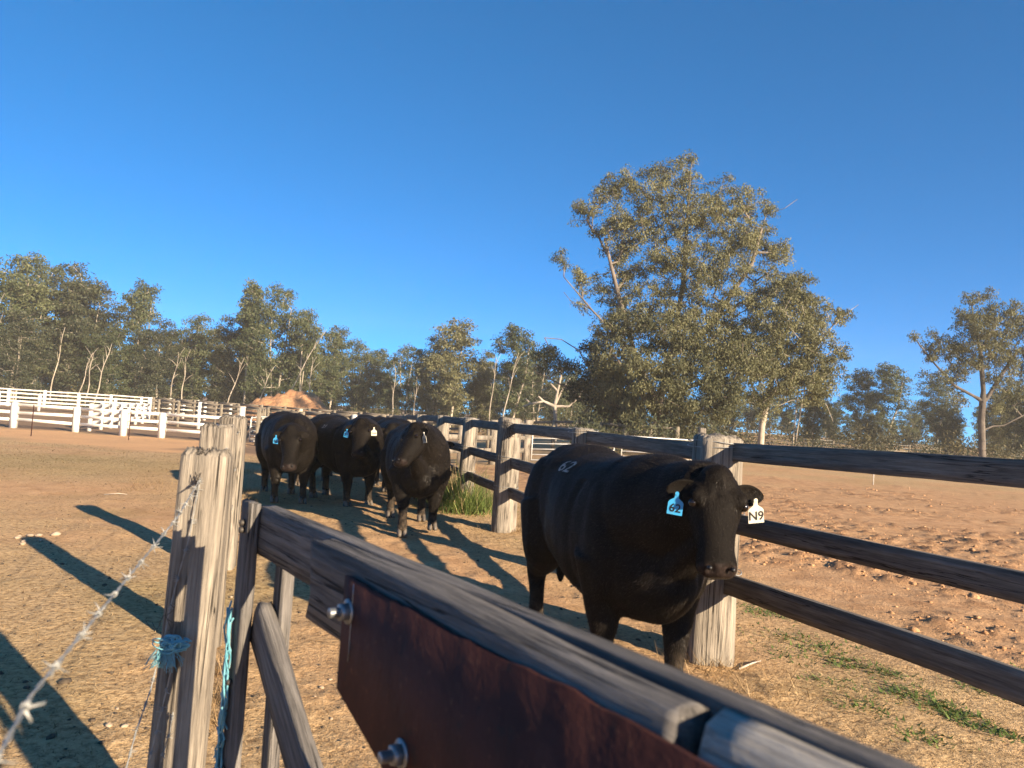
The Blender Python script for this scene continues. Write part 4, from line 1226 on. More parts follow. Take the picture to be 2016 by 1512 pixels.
def skeleton(trunks, targets, rng, step=.7, tip=.012, expo=.47, upw=.3):
    """trunks: list of polylines; every target is joined to the nearest suitable node"""
    pos, par = [], []
    for tr in trunks:
        tr = [np.array(p, float) for p in tr]; prev = -1
        for a, b_ in zip(tr[:-1], tr[1:]):
            n = max(1, int(np.linalg.norm(b_ - a) / step))
            for k in range(n):
                p = a + (b_ - a) * k / n
                if prev == -1 and len(pos):
                    q = np.array(pos); dd = np.linalg.norm(q - p, axis=1); kx = int(dd.argmin())
                    if dd[kx] < .6 and k == 0: prev = kx; continue
                pos.append(p); par.append(prev); prev = len(pos) - 1
        pos.append(tr[-1]); par.append(prev)
    ntr = len(pos)
    T = np.asarray(targets); base = np.array(pos)
    o = np.argsort([np.linalg.norm(base - t, axis=1).min() for t in T])
    for ti in o:
        t = T[ti]; P = np.array(pos); d = t - P
        L = np.linalg.norm(d, axis=1)
        cost = L + .9 * np.maximum(0, P[:, 2] - t[2] + .2 * L) + .25 * L * (np.arange(len(P)) < 3)
        k = int(cost.argmin()); a = P[k]; Ln = L[k]
        n = max(1, int(Ln / step)); prev = k
        ctrl = a + (t - a) * .45 + np.array([0, 0, upw * Ln]) * rng.uniform(.1, .8) + rng.normal(0, .07 * Ln, 3)
        for q in range(1, n + 1):
            s_ = q / n
            p = (1 - s_) ** 2 * a + 2 * s_ * (1 - s_) * ctrl + s_ ** 2 * t
            pos.append(p); par.append(prev); prev = len(pos) - 1
    n = len(pos); cnt = np.zeros(n)
    kids = np.zeros(n)
    for k in range(n - 1, -1, -1):
        if cnt[k] == 0: cnt[k] = 1
        if par[k] >= 0: cnt[par[k]] += cnt[k]
    return np.array(pos), np.array(par), tip * cnt ** expo

def skel_mesh_arrays(pos, par, rad, seg=6, rmin=0.0, trunk_r=None):
    k = np.where(par >= 0)[0]
    a, b_ = pos[par[k]], pos[k]
    ra, rb = rad[par[k]], rad[k]
    if trunk_r is not None:
        ra = np.minimum(ra, trunk_r); rb = np.minimum(rb, trunk_r)
    ra = np.minimum(ra, rb * 1.7)
    m = rb > rmin
    a, b_, ra, rb = a[m], b_[m], ra[m], rb[m]
    t = b_ - a; L = np.linalg.norm(t, axis=1); ok = L > 1e-4
    a, b_, ra, rb, t = a[ok], b_[ok], ra[ok], rb[ok], t[ok] / L[ok][:, None]
    ref = np.where(np.abs(t[:, 2:3]) < .9, np.array([[0, 0, 1.]]), np.array([[1., 0, 0]]))
    u = np.cross(t, ref); u /= np.linalg.norm(u, axis=1)[:, None]; w = np.cross(t, u)
    an = np.arange(seg) * 2 * math.pi / seg
    ring = np.cos(an)[None, :, None] * u[:, None] + np.sin(an)[None, :, None] * w[:, None]
    A = a[:, None] - t[:, None] * (ra * .3)[:, None, None] + ring * ra[:, None, None]; B = b_[:, None] + ring * rb[:, None, None]
    V = np.concatenate([A, B], 1).reshape(-1, 3)
    j = np.arange(seg); q = np.stack([j, (j + 1) % seg, (j + 1) % seg + seg, j + seg], -1)
    F = (np.arange(len(a)) * 2 * seg)[:, None, None] + q[None]
    return V, F.reshape(-1, 4)

def leaf_mesh(name, V, t, mat):
    F = np.arange(len(V)).reshape(-1, 4)
    me = npmesh(name, V, F, [mat])
    a = me.attributes.new('tint', 'FLOAT', 'FACE'); a.data.foreach_set('value', t.astype(np.float32))
    return me

def near_tree(name, label, base, trunks, blobs, depth, n_clump, per, rng, leaf=(.175, .068), crad=.75, mat='leaf', bmat='bark', tip=.016, trunk_r=.4, fill=.55, tint=.5, group=None, seg=6, bare=()):
    """crown given as lobes (u, v, radius px, depth offset) seen at a depth; each becomes a round volume in the place"""
    T, tn = [], []
    vol = np.array([b_[2] ** 2 for b_ in blobs], float); vol /= vol.sum()
    for (u, v, rp, off), f in zip(blobs, vol):
        c = np.array(at(u, v, depth + off)); r = rp * (depth + off) / FPX
        m = max(3, int(n_clump * f))
        d = rng.standard_normal((m, 3)); d /= np.linalg.norm(d, axis=1)[:, None]
        rr = r * np.maximum(.25, rng.random(m) ** fill)
        T.append(c + d * rr[:, None] * np.array([1, .9, 1]))
        tn.append(np.clip(tint + rng.normal(0, .1) + rng.normal(0, .13, m), 0, 1))
    T = np.concatenate(T); tn = np.concatenate(tn)
    Tb = np.concatenate([T, np.array([np.array(at(*q)) for q in bare])]) if len(bare) else T
    tr = [[tuple(at(u, v, depth + off)) if v is not None else (base.x, base.y, base.z - .1) for u, v, off in t] for t in trunks]
    pos, par, rad = skeleton(tr, Tb, rng, tip=tip)
    V, F = skel_mesh_arrays(pos, par, rad, seg, 0.0, trunk_r)
    root = empty(name, base, 0, label, 'tree', group)
    keep(obj('trunk', npmesh('trunk', V, F, [M[bmat]], True)), root)
    V, t = leaf_arrays(T, crad * rng.uniform(.7, 1.25, len(T)), per, leaf[0], leaf[1], rng, tint0=tn)
    keep(obj('crown', leaf_mesh('crown', V, t, M[mat])), root)
    return root

rng = np.random.default_rng(21)
D = 50
base = colpt(1290, D)
near_tree('gum_tree', 'huge broad-crowned gum tree towering behind the large bull', base,
    [[(1290, None, 0), (1296, 800, 0), (1320, 700, 0), (1345, 560, 0), (1352, 440, 0), (1360, 330, 0)],
     [(1296, 800, 0), (1250, 700, -1), (1215, 570, -1), (1190, 470, -1)],
     [(1320, 700, 0), (1400, 640, -1), (1480, 520, -1), (1500, 450, -1)],
     [(1310, 760, 0), (1380, 690, 2), (1440, 600, 2)],
     [(1250, 700, -1), (1165, 610, -1), (1110, 545, -1)]],
    [(1358, 305, 14, 0), (1345, 345, 38, 0), (1298, 340, 34, 0), (1235, 365, 42, 0), (1192, 385, 36, 0), (1150, 415, 30, 0), (1420, 390, 46, 0), (1470, 400, 38, 0), (1515, 408, 22, 0),
     (1290, 410, 62, -1), (1370, 430, 66, -1), (1230, 450, 52, -1), (1450, 470, 66, -1), (1530, 500, 38, 0), (1310, 510, 72, -1), (1400, 540, 72, -2), (1500, 570, 62, -1), (1240, 540, 46, 0), (1555, 560, 32, 0),
     (1265, 610, 56, -1), (1350, 620, 70, -2), (1440, 640, 72, -2), (1105, 508, 20, 0), (1132, 540, 22, 0), (1160, 560, 24, 0), (1195, 575, 24, 0), (1150, 600, 16, 0), (1212, 612, 38, 0), (1182, 650, 30, 0), (1222, 500, 36, 0), (1192, 445, 28, 0), (1500, 470, 34, 0)],
    D, 1180, 84, rng, crad=.47, tip=.019, trunk_r=.55, tint=.54, bmat='bark', bare=[(1570, 392, D), (1545, 410, D), (1110, 575, D), (1130, 600, D)])
D = 43; base = colpt(1310, D)
near_tree('gum_tree', 'dense olive gum tree with drooping foliage in front of the huge gum', base,
    [[(1310, None, 0), (1300, 830, 0), (1330, 770, 0), (1380, 690, 0)], [(1300, 830, 0), (1250, 760, -1), (1210, 700, -1)], [(1330, 770, 0), (1420, 740, -1), (1480, 700, -1)], [(1300, 830, 0), (1190, 790, 0)]],
    [(1235, 640, 44, 0), (1300, 660, 50, -1), (1370, 680, 60, -1), (1440, 700, 60, -1), (1210, 700, 48, 0), (1270, 730, 62, -2), (1350, 760, 66, -2), (1430, 770, 58, -2), (1200, 760, 40, 0), (1490, 720, 44, 0),
     (1260, 790, 46, -1), (1345, 810, 38, -1), (1420, 800, 30, -1), (1345, 850, 22, 0)],
    D, 720, 84, rng, crad=.46, tip=.017, trunk_r=.32, tint=.58, fill=.5, bmat='bark_dark')
D = 47; base = colpt(1496, D)
near_tree('gum_tree', 'gum tree with a pale leaning trunk at the right of the huge gum', base,
    [[(1496, None, 0), (1500, 840, 0), (1512, 780, 0), (1530, 700, 0), (1560, 620, 0)], [(1505, 800, 0), (1480, 760, 0), (1470, 700, 0)], [(1512, 780, 0), (1580, 720, 0), (1640, 640, 0)]],
    [(1570, 580, 44, 0), (1600, 620, 40, 0), (1540, 640, 60, -1), (1600, 680, 50, -1), (1630, 730, 32, 0), (1650, 625, 16, 0), (1665, 610, 12, 0), (1500, 700, 56, -1), (1560, 740, 54, -1), (1610, 770, 40, 0), (1655, 690, 18, 0), (1500, 790, 34, -1)],
    D, 560, 82, rng, crad=.46, tip=.017, trunk_r=.30, tint=.55, bmat='bark_pale', bare=[(1690, 600, D), (1640, 830, D)])
D = 46; base = colpt(1195, D)
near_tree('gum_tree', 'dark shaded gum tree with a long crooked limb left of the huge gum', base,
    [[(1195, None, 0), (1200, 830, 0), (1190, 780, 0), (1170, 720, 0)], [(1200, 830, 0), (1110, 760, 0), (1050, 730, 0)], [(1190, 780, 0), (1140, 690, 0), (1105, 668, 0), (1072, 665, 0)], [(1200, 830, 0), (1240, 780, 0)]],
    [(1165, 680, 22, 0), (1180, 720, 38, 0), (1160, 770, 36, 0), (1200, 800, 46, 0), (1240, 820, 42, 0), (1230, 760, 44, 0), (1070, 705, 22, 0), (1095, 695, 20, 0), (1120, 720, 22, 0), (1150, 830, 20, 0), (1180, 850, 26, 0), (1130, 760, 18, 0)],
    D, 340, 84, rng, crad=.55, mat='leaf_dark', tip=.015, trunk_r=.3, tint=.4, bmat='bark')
D = 62; base = colpt(1935, D)
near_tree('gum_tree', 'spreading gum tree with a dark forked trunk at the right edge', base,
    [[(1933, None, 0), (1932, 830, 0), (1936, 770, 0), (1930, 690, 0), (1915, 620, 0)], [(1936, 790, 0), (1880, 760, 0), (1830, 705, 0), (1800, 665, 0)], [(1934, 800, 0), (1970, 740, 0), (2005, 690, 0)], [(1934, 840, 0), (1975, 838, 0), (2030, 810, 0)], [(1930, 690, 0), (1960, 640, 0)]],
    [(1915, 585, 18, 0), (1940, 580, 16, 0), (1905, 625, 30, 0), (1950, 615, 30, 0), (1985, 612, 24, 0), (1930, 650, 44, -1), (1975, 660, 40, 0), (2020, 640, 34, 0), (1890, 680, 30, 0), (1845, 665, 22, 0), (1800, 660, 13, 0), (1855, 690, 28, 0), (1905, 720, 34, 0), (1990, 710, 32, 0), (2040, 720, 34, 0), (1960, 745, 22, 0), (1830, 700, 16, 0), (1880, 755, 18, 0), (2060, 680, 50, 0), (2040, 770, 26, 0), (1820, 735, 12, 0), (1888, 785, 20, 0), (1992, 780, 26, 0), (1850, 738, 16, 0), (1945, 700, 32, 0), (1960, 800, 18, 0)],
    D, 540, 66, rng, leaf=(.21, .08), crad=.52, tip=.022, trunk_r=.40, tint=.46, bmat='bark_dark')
D = 52; base = colpt(1093, D)
near_tree('dead_tree', 'bare white dead tree with forked limbs in front of the scrub', base,
    [[(1093, None, 0), (1094, 830, 0), (1092, 800, 0), (1098, 770, 0), (1106, 735, 0)], [(1093, 805, 0), (1070, 790, 0), (1045, 795, 0), (1030, 800, 0)], [(1094, 812, 0), (1120, 800, 0), (1140, 782, 0)], [(1095, 790, 0), (1108, 765, 0), (1122, 745, 0)]],
    [(1106, 725, 10, 0)], D, 3, 6, rng, leaf=(.2, .08), bmat='bark_dead', tip=.05, trunk_r=.30, bare=[(1060, 780, D), (1035, 785, D), (1128, 770, D), (1084, 755, D), (1145, 770, D)])

# tree kinds for the wood: built once, then placed as individuals
def gum_kind(seed, lobes, H=16., n_clump=150, per=64, crad=.82, leaf=(.36, .14), trunk_r=.22, low=.25, tint=.5, multi=1):
    rng = np.random.default_rng(seed)
    T = []
    vol = np.array([l[3] ** 2 for l in lobes]); vol = vol / vol.sum()
    for (x, y, z, r), f in zip(lobes, vol):
        m = max(3, int(n_clump * f)); d = rng.standard_normal((m, 3)); d /= np.linalg.norm(d, axis=1)[:, None]
        T.append(np.array([x, y, z]) + d * (r * np.maximum(.3, rng.random(m) ** .5))[:, None])
    T = np.concatenate(T)
    tr = []
    for k in range(multi):
        a = rng.uniform(0, 6.28); o = .35 * k
        sw = rng.normal(0, .5, 2)
        tr.append([(o * math.cos(a), o * math.sin(a), -.2), (o * math.cos(a) + sw[0] * .4, o * math.sin(a) + sw[1] * .4, H * .22), (sw[0] + 1.6 * o * math.cos(a), sw[1] + 1.6 * o * math.sin(a), H * .5), (sw[0] * 1.3 + 3 * o * math.cos(a), sw[1] + 3 * o * math.sin(a), H * .82)])
    pos, par, rad = skeleton(tr, T, rng, step=.9, tip=.020, expo=.45)
    V, F = skel_mesh_arrays(pos, par, rad, 6, 0, trunk_r)
    L, t = leaf_arrays(T, crad * rng.uniform(.7, 1.3, len(T)), per, leaf[0], leaf[1], rng, tint0=np.clip(tint + rng.normal(0, .15, len(T)), 0, 1))
    return V, F, L, t
KIND = {}
KIND['tall'] = gum_kind(1, [(0, 0, 14.4, 1.5), (.9, .3, 12.8, 1.8), (-1.1, 0, 12, 1.8), (.3, -.6, 10.6, 2.0), (-1.5, .6, 9.3, 1.5), (1.7, -.3, 8.8, 1.6), (0, 0, 7.4, 1.7), (.9, .4, 5.6, 1.4), (-1.0, 0, 4.6, 1.3)], trunk_r=.2)
KIND['broad'] = gum_kind(2, [(0, 0, 14, 2.0), (2.2, 0, 12.4, 2.1), (-2.2, .5, 12.2, 2.1), (0, 1, 10.6, 2.4), (3.0, -.5, 9.4, 1.9), (-3.2, 0, 9.2, 1.9), (1.0, -1.2, 8.2, 2.0), (-1.4, 0, 6.8, 1.9), (1.9, 0, 6.0, 1.8), (-2.4, .6, 4.6, 1.7), (.6, 0, 3.8, 1.8)], n_clump=230, trunk_r=.25, multi=2)
KIND['column'] = gum_kind(3, [(0, 0, 15, 1.0), (.3, 0, 13.4, 1.2), (-.4, 0, 11.8, 1.2), (.4, .2, 10.2, 1.1), (-.2, 0, 8.4, 1.1), (.3, 0, 6.8, .9)], n_clump=110, trunk_r=.17)
KIND['bushy'] = gum_kind(4, [(0, 0, 13.8, 2.2), (1.8, 0, 11.8, 2.1), (-1.8, 0, 11.6, 2.1), (.4, 0, 9.4, 2.6), (-2.2, 0, 8.0, 2.0), (2.3, 0, 7.4, 2.1), (0, 0, 5.8, 2.3), (1.5, 0, 3.8, 1.7), (-1.5, .3, 3.6, 1.7)], n_clump=270, trunk_r=.22, multi=2)
KIND['sparse'] = gum_kind(5, [(-.4, 0, 14.6, 1.3), (1.4, 0, 13.2, 1.2), (-1.8, 0, 12, 1.2), (.6, 0, 11.2, 1.2), (2.2, .3, 9.8, 1.0), (-1.2, 0, 8.8, 1.0)], n_clump=100, trunk_r=.17, multi=2)
KMESH = {}
def kmesh(kind, mat):
    if (kind, mat) not in KMESH:
        V, F, L, t = KIND[kind]
        KMESH[kind, mat] = leaf_mesh('crown', L, t, M[mat]) if mat.startswith('leaf') else npmesh('trunk', V, F, [M[mat]], True)
    return KMESH[kind, mat]

def wood_tree(kind, u, vtop, d, label, lm='leaf_far', bmat='bark_pale', wide=1.0, name='gum_tree', group='gum trees of the wood', rz=None):
    p = colpt(u, d)
    top = at(u, vtop, d * 1.0)
    H = (CAM + ray(u, vtop) * (d / ray(u, vtop).y)).z - p.z
    sc = H / 15.9
    o = empty(name, p, rz if rz is not None else random.Random(int(u * 7 + d)).uniform(0, 6.28), label, 'tree', group)
    wide *= 1.28 if kind in ('broad', 'bushy') else 1.1
    o.scale = (sc * wide, sc * wide, sc)
    obj('trunk', kmesh(kind, bmat), o); obj('crown', kmesh(kind, lm), o)
    return o
W = wood_tree
W('broad', 22, 497, 84, 'tall full gum tree at the far left edge of the picture', wide=.95)
W('bushy', 132, 515, 88, 'dense dark gum tree second from the left edge, rounded crown', 'leaf_dark', wide=.95)
W('sparse', 262, 547, 92, 'tall open gum tree with pale stem rising over the white fence', wide=1.0)
W('bushy', 205, 640, 86, 'shorter bushy gum tree between the two tall left trees', wide=1.1)
W('bushy', 306, 626, 88, 'mid height bushy gum just right of the open pale-stemmed tree', 'leaf_dark')
W('broad', 374, 618, 90, 'pointed leafy gum tree behind the middle of the white yards', wide=.95)
W('bushy', 438, 621, 90, 'leafy gum tree left of the narrow column gum', 'leaf_dark', wide=.9)
W('column', 478, 554, 88, 'narrow column-shaped gum tree standing beside the tall round one', wide=1.05)
W('broad', 535, 560, 86, 'tall round-topped gum tree directly above the red dirt mound', wide=.85)
W('sparse', 588, 612, 84, 'thin leaning gum tree with white stem right of the dirt mound', wide=1.0)
W('tall', 648, 637, 100, 'pale grey gum tree right of the dirt mound', wide=1.2)
W('broad', 692, 668, 108, 'low grey-green gum tree in the gap right of the mound', wide=1.0)
W('tall', 738, 682, 110, 'small distant gum tree above the middle bull', wide=1.3)
W('broad', 792, 678, 102, 'grey gum tree with flat crown above the walking bull', wide=.95)
W('broad', 852, 660, 92, 'brownish gum tree on the left shoulder of the pointed middle gum', 'leaf', wide=.9)
W('tall', 884, 622, 88, 'pointed gum tree rising highest in the middle of the wood', 'leaf', wide=1.35)
W('bushy', 945, 690, 94, 'low brown-green gum between the two pointed middle trees', 'leaf')
W('tall', 1002, 633, 86, 'slim gum tree with white trunk left of the dead tree', 'leaf_far', wide=1.15)
W('broad', 1052, 690, 90, 'small gum tree behind the bare dead tree', 'leaf_dark', wide=.9)
W('tall', 1686, 722, 92, 'slender gum tree in the gap right of the huge gum, left of a pair', 'leaf_far', 'bark_pale', wide=1.1)
W('tall', 1738, 711, 90, 'slender leafy gum tree in the gap right of the huge gum, right of a pair', 'leaf_far', 'bark_pale', wide=1.35)
W('tall', 1836, 735, 96, 'pale narrow gum tree just left of the spreading right edge gum', 'leaf_far', wide=1.2)
W('broad', 1990, 742, 88, 'bushy gum behind the spreading right edge tree', 'leaf', 'bark')
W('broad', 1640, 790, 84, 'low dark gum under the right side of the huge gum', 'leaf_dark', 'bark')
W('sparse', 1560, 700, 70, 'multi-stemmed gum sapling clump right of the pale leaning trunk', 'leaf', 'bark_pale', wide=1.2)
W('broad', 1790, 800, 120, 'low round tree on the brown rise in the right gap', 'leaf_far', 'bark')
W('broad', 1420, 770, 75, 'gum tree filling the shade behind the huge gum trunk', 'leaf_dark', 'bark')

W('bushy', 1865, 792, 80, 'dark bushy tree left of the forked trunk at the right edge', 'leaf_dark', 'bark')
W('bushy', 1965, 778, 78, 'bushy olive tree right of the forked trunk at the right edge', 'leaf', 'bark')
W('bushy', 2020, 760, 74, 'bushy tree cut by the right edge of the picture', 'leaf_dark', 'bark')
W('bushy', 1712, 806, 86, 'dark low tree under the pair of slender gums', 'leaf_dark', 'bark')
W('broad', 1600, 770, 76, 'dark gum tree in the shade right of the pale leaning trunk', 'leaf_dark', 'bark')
W('broad', 70, 512, 92, 'full gum tree squeezed between the two tall trees at the far left')
W('broad', 168, 560, 90, 'gum tree on the right shoulder of the dense dark left gum', 'leaf_dark')
W('bushy', 480, 640, 92, 'bushy gum tree filling in below the narrow column gum', 'leaf_dark')
W('bushy', 30, 610, 80, 'low bushy gum tree at the far left edge in front of the tall one', 'leaf_dark')
W('bushy', 590, 668, 92, 'bushy gum tree just right of the tall round-topped gum', 'leaf_far')

# the rest of the wood reads as one mass
rng = np.random.default_rng(77)
LV, LT, TV, TF = [], [], [], []; tn = 0
names = list(KIND)
def mass(u, d, H, kind, frac=.4, lsc=1.5, wide=1.0):
    global tn
    V, F, L, t = KIND[kind]
    p = colpt(u, d); sc = H / 16.; a = rng.uniform(0, 6.28)
    Rm = np.array([[math.cos(a), -math.sin(a), 0], [math.sin(a), math.cos(a), 0], [0, 0, 1]]) * np.array([sc * wide, sc * wide, sc])[:, None]
    Q = L.reshape(-1, 4, 3); sel = rng.random(len(Q)) < frac
    Q = Q[sel]; c = Q.mean(1, keepdims=True); Q = c + (Q - c) * lsc
    LV.append((Q.reshape(-1, 3) @ Rm.T) + np.array(p)); LT.append(t[sel])
    Fr = F.reshape(-1, 6, 4); thick = np.linalg.norm(V[Fr[:, 0, 0]] - V[Fr[:, 3, 0]], axis=1) > .11
    Vk = V.reshape(-1, 12, 3)[thick].reshape(-1, 3); nk_ = int(thick.sum())
    j_ = np.arange(6); q_ = np.stack([j_, (j_ + 1) % 6, (j_ + 1) % 6 + 6, j_ + 6], -1)
    TV.append(Vk @ Rm.T + np.array(p)); TF.append(((np.arange(nk_) * 12)[:, None, None] + q_[None]).reshape(-1, 4) + tn); tn += len(Vk)
for k in range(46):
    u = -120 + k * 28 + rng.uniform(-12, 12)
    H = (9.0 if u < 620 else 7.8) * rng.uniform(.8, 1.2)
    mass(u, rng.uniform(94, 128), H, ('broad', 'bushy', 'bushy', 'tall')[rng.integers(0, 4)], .19, 2.1, 1.25)
for k in range(26):
    u = 1080 + k * 40 + rng.uniform(-15, 15)
    mass(u, rng.uniform(100, 135), (6.5 if u > 1250 else 9) * rng.uniform(.75, 1.2) * (.55 if 1640 < u < 1800 else 1), ('broad', 'bushy', 'bushy', 'tall')[rng.integers(0, 4)], .19, 2.1, 1.3)
for k in range(36):
    mass(-140 + k * 65 + rng.uniform(-16, 16), rng.uniform(135, 160), (7.2 if k < 20 else 5.5) * rng.uniform(.8, 1.15), 'bushy', .12, 2.8, 1.7)
o = obj('woodland', leaf_mesh('woodland', np.concatenate(LV), np.concatenate(LT), M['leaf_far']))
tag(o, 'mass of distant gum woodland behind the yards', 'woodland', kind='stuff')
t_ = obj('trunks', npmesh('trunks', np.concatenate(TV), np.concatenate(TF), [M['bark_pale']], True), o); t_['kind'] = 'stuff'
# low scrub and dry undergrowth along the foot of the wood
cs = []
for k in range(520):
    u = rng.uniform(-150, 2150); d = rng.uniform(62, 118)
    if d < 76 and u < 1050: d += 22
    p = colpt(u, d)
    cs.append((p.x, p.y, p.z + rng.uniform(.2, 1.3) * (1.7 if u > 1080 else 1.1)))
V, t = leaf_arrays(np.array(cs), 1.25, 85, .42, .13, rng, .0)
o = obj('undergrowth', leaf_mesh('undergrowth', V, t, M['scrub'])); tag(o, 'dry brown scrub along the foot of the trees', 'undergrowth', kind='stuff')
cs = []
for k in range(34):
    p = colpt(rng.uniform(1130, 1420), rng.uniform(36, 46)); cs.append((p.x, p.y, p.z + rng.uniform(.2, 2.0)))
for k in range(30):
    p = colpt(rng.uniform(1560, 2040), rng.uniform(62, 80)); cs.append((p.x, p.y, p.z + rng.uniform(.2, 1.6)))
V, t = leaf_arrays(np.array(cs), .95, 150, .26, .07, rng, .5)
o = obj('shrubbery', leaf_mesh('shrubbery', V, t, M['leaf_dark'])); tag(o, 'low green shrubs in the shade of the gums', 'shrubs', kind='stuff')

# thin white saplings that stand out in front of the dark wood
rs = random.Random(5)
SAP = ((18, 80, 640, .06, 'thickest pale stem, at the far left edge above the white fence'), (96, 84, 640, .12, 'tall pale stem under the dense dark left gum'),
       (150, 83, 690, .2, 'short pale leaning stem, leftmost of three close stems behind the white yards'), (168, 83, 690, .05, 'short pale upright stem, middle of three close stems behind the white yards'),
       (184, 82, 672, .18, 'pale leaning stem, rightmost of three close stems behind the white yards'), (330, 86, 690, .1, 'pale stem, left of a pair above the yard gate'), (355, 86, 700, .02, 'pale upright stem, right of a pair above the yard gate'),
       (442, 84, 700, .25, 'pale slanting stem left of the red dirt mounds'), (498, 82, 720, .3, 'pale slanting stem rising beside the smaller dirt mound'), (548, 80, 640, .42, 'long pale stem leaning far over the largest dirt mound'),
       (605, 82, 700, .0, 'upright grey stem in front of the low right mound'), (770, 86, 720, .0, 'thin straight stem above the bull with the white tag'), (812, 88, 740, .02, 'short straight stem above the walking bull'),
       (960, 84, 700, .05, 'pale stem left of the slim white-trunked gum'), (985, 80, 690, .15, 'pale leaning stem left of the bare dead tree'))
for k, (u, d, vt, lean, lb) in enumerate(SAP):
    p = colpt(u, d); H = at(u, vt, d).z - p.z; b = MB()
    dx = lean * H; n = 9
    pts = [p + Vector((dx * (q / n) ** 1.3 + .05 * math.sin(q * 1.3 + k), 0.1 * math.cos(q + k), H * q / n - .1)) for q in range(n + 1)]
    b.tube(pts, [(.15 if k == 0 else .085) * (1 - .75 * q / n) for q in range(n + 1)], 6)
    for q in (5, 6, 7, 8):
        e = pts[q] + Vector((rs.uniform(-.9, .9), rs.uniform(-.5, .5), rs.uniform(.6, 1.6)))
        b.tube([pts[q], (pts[q] + e) / 2 + Vector((0, 0, .1)), e], [.03, .022, .010], 5)
    o = obj('sapling_trunk', b.mesh('sapling_trunk', [M['bark_pale']], True)); tag(o, lb, 'sapling', 'pale sapling stems')

# red dirt mounds
def mound(u, d, rx, ry, h, seed, label):
    p = colpt(u, d); n = 40
    gx_, gy_ = np.meshgrid(np.linspace(-1.3, 1.3, n), np.linspace(-1.3, 1.3, n), indexing='ij')
    r = np.hypot(gx_, gy_)
    z = h * np.clip(1.2 - r, 0, 1) ** .9 * (1 + .7 * fbm(gx_ * 1.7, gy_ * 1.7, seed)) + .75 * fbm(gx_ * 4.5, gy_ * 4.5, seed + 1, 5) * np.clip(1.25 - r, 0, .4) - .15
    V = np.stack([gx_ * rx, gy_ * ry, z], -1).reshape(-1, 3)
    i_ = np.arange(n - 1)[:, None] * n + np.arange(n - 1)[None]
    F = np.stack([i_, i_ + n, i_ + n + 1, i_ + 1], -1).reshape(-1, 4)
    o = obj('dirt_mound', npmesh('dirt_mound', V, F, [M['mound']], True)); o.location = p
    tag(o, label, 'mound')
mound(568, 74, 4.4, 4, 3.5, 4, 'largest red dirt mound in front of the wood')
mound(512, 77, 2.6, 3, 1.9, 5, 'smaller red dirt mound left of the largest one')
mound(636, 74, 3.8, 3, 1.2, 6, 'low spreading red dirt mound right of the largest one')
mound(722, 76, 5.0, 3, .9, 7, 'lowest red dirt bank behind the middle bull')

# stockman behind the bulls
def person(u, d):
    p = colpt(u, d)
    b = MB()
    limb(b, [(0, 0, .95), (0, 0, 1.12), (0, 0, 1.32), (0, 0, 1.44)], [.17, .16, .19, .10], 14)
    limb(b, [(0, 0, 1.42), (0, -.01, 1.50), (0, -.02, 1.60), (0, -.02, 1.70)], [.07, .06, .095, .07], 12)
    for sd in (-1, 1):
        limb(b, [(sd * .17, 0, 1.40), (sd * .25, .0, 1.14), (sd * .27, -.06, .90), (sd * .27, -.10, .80)], [.075, .055, .042, .035], 10)
        limb(b, [(sd * .09, 0, .95), (sd * .10, 0, .52), (sd * .10, .02, .10), (sd * .10, -.06, .03)], [.11, .075, .055, .05], 10)
    ro = obj('p_raw', b.mesh('p_raw'))
    md = ro.modifiers.new('r', 'REMESH'); md.mode = 'VOXEL'; md.voxel_size = .016; md.use_smooth_shade = True
    ms = ro.modifiers.new('s', 'SMOOTH'); ms.iterations = 3
    dg = bpy.context.evaluated_depsgraph_get(); dg.update()
    me = bpy.data.meshes.new_from_object(ro.evaluated_get(dg)); bpy.data.objects.remove(ro)
    s = NT('person_cloth')
    z = s.n('ShaderNodeSeparateXYZ'); tc = s.n('ShaderNodeTexCoord'); s.l(tc.outputs['Object'], z.inputs[0])
    hgt = s.math('DIVIDE', z.outputs[2], 2.0)
    s.set(col=s.ramp(hgt, [(0.0, (.05, .04, .03)), (0.06, (.04, .05, .10)), (.47, (.06, .07, .24)), (.725, (.42, .24, .16))], 'CONSTANT'), rough=.9)
    me.materials.clear(); me.materials.append(s.m)
    o = obj('person', me); o.location = p; tag(o, 'person in a straw hat, sunglasses and blue shirt behind the bulls', 'person')
    s = NT('straw_hat'); s.set(col=(.62, .50, .33), rough=.8)
    hb = MB(); a = np.arange(24) * 2 * math.pi / 24
    def rg(r, z): return np.stack([r * np.cos(a), r * np.sin(a) * 1.1 - .02, np.full(24, z) + (.02 * np.cos(2 * a) if r > .15 else 0)], -1)
    V, F = loft([rg(.19, 1.655), rg(.11, 1.665), rg(.105, 1.74), rg(.085, 1.785), rg(.02, 1.78)]); hb.add(V, F)
    obj('hat', hb.mesh('hat', [s.m], True), o)
    gb = MB(); gb.tube([(-.09, -.07, 1.62), (-.05, -.115, 1.62), (.05, -.115, 1.62), (.09, -.07, 1.62)], .018, 6)
    obj('sunglasses', gb.mesh('sunglasses', [M['eye']]), o)
person(588, 44)

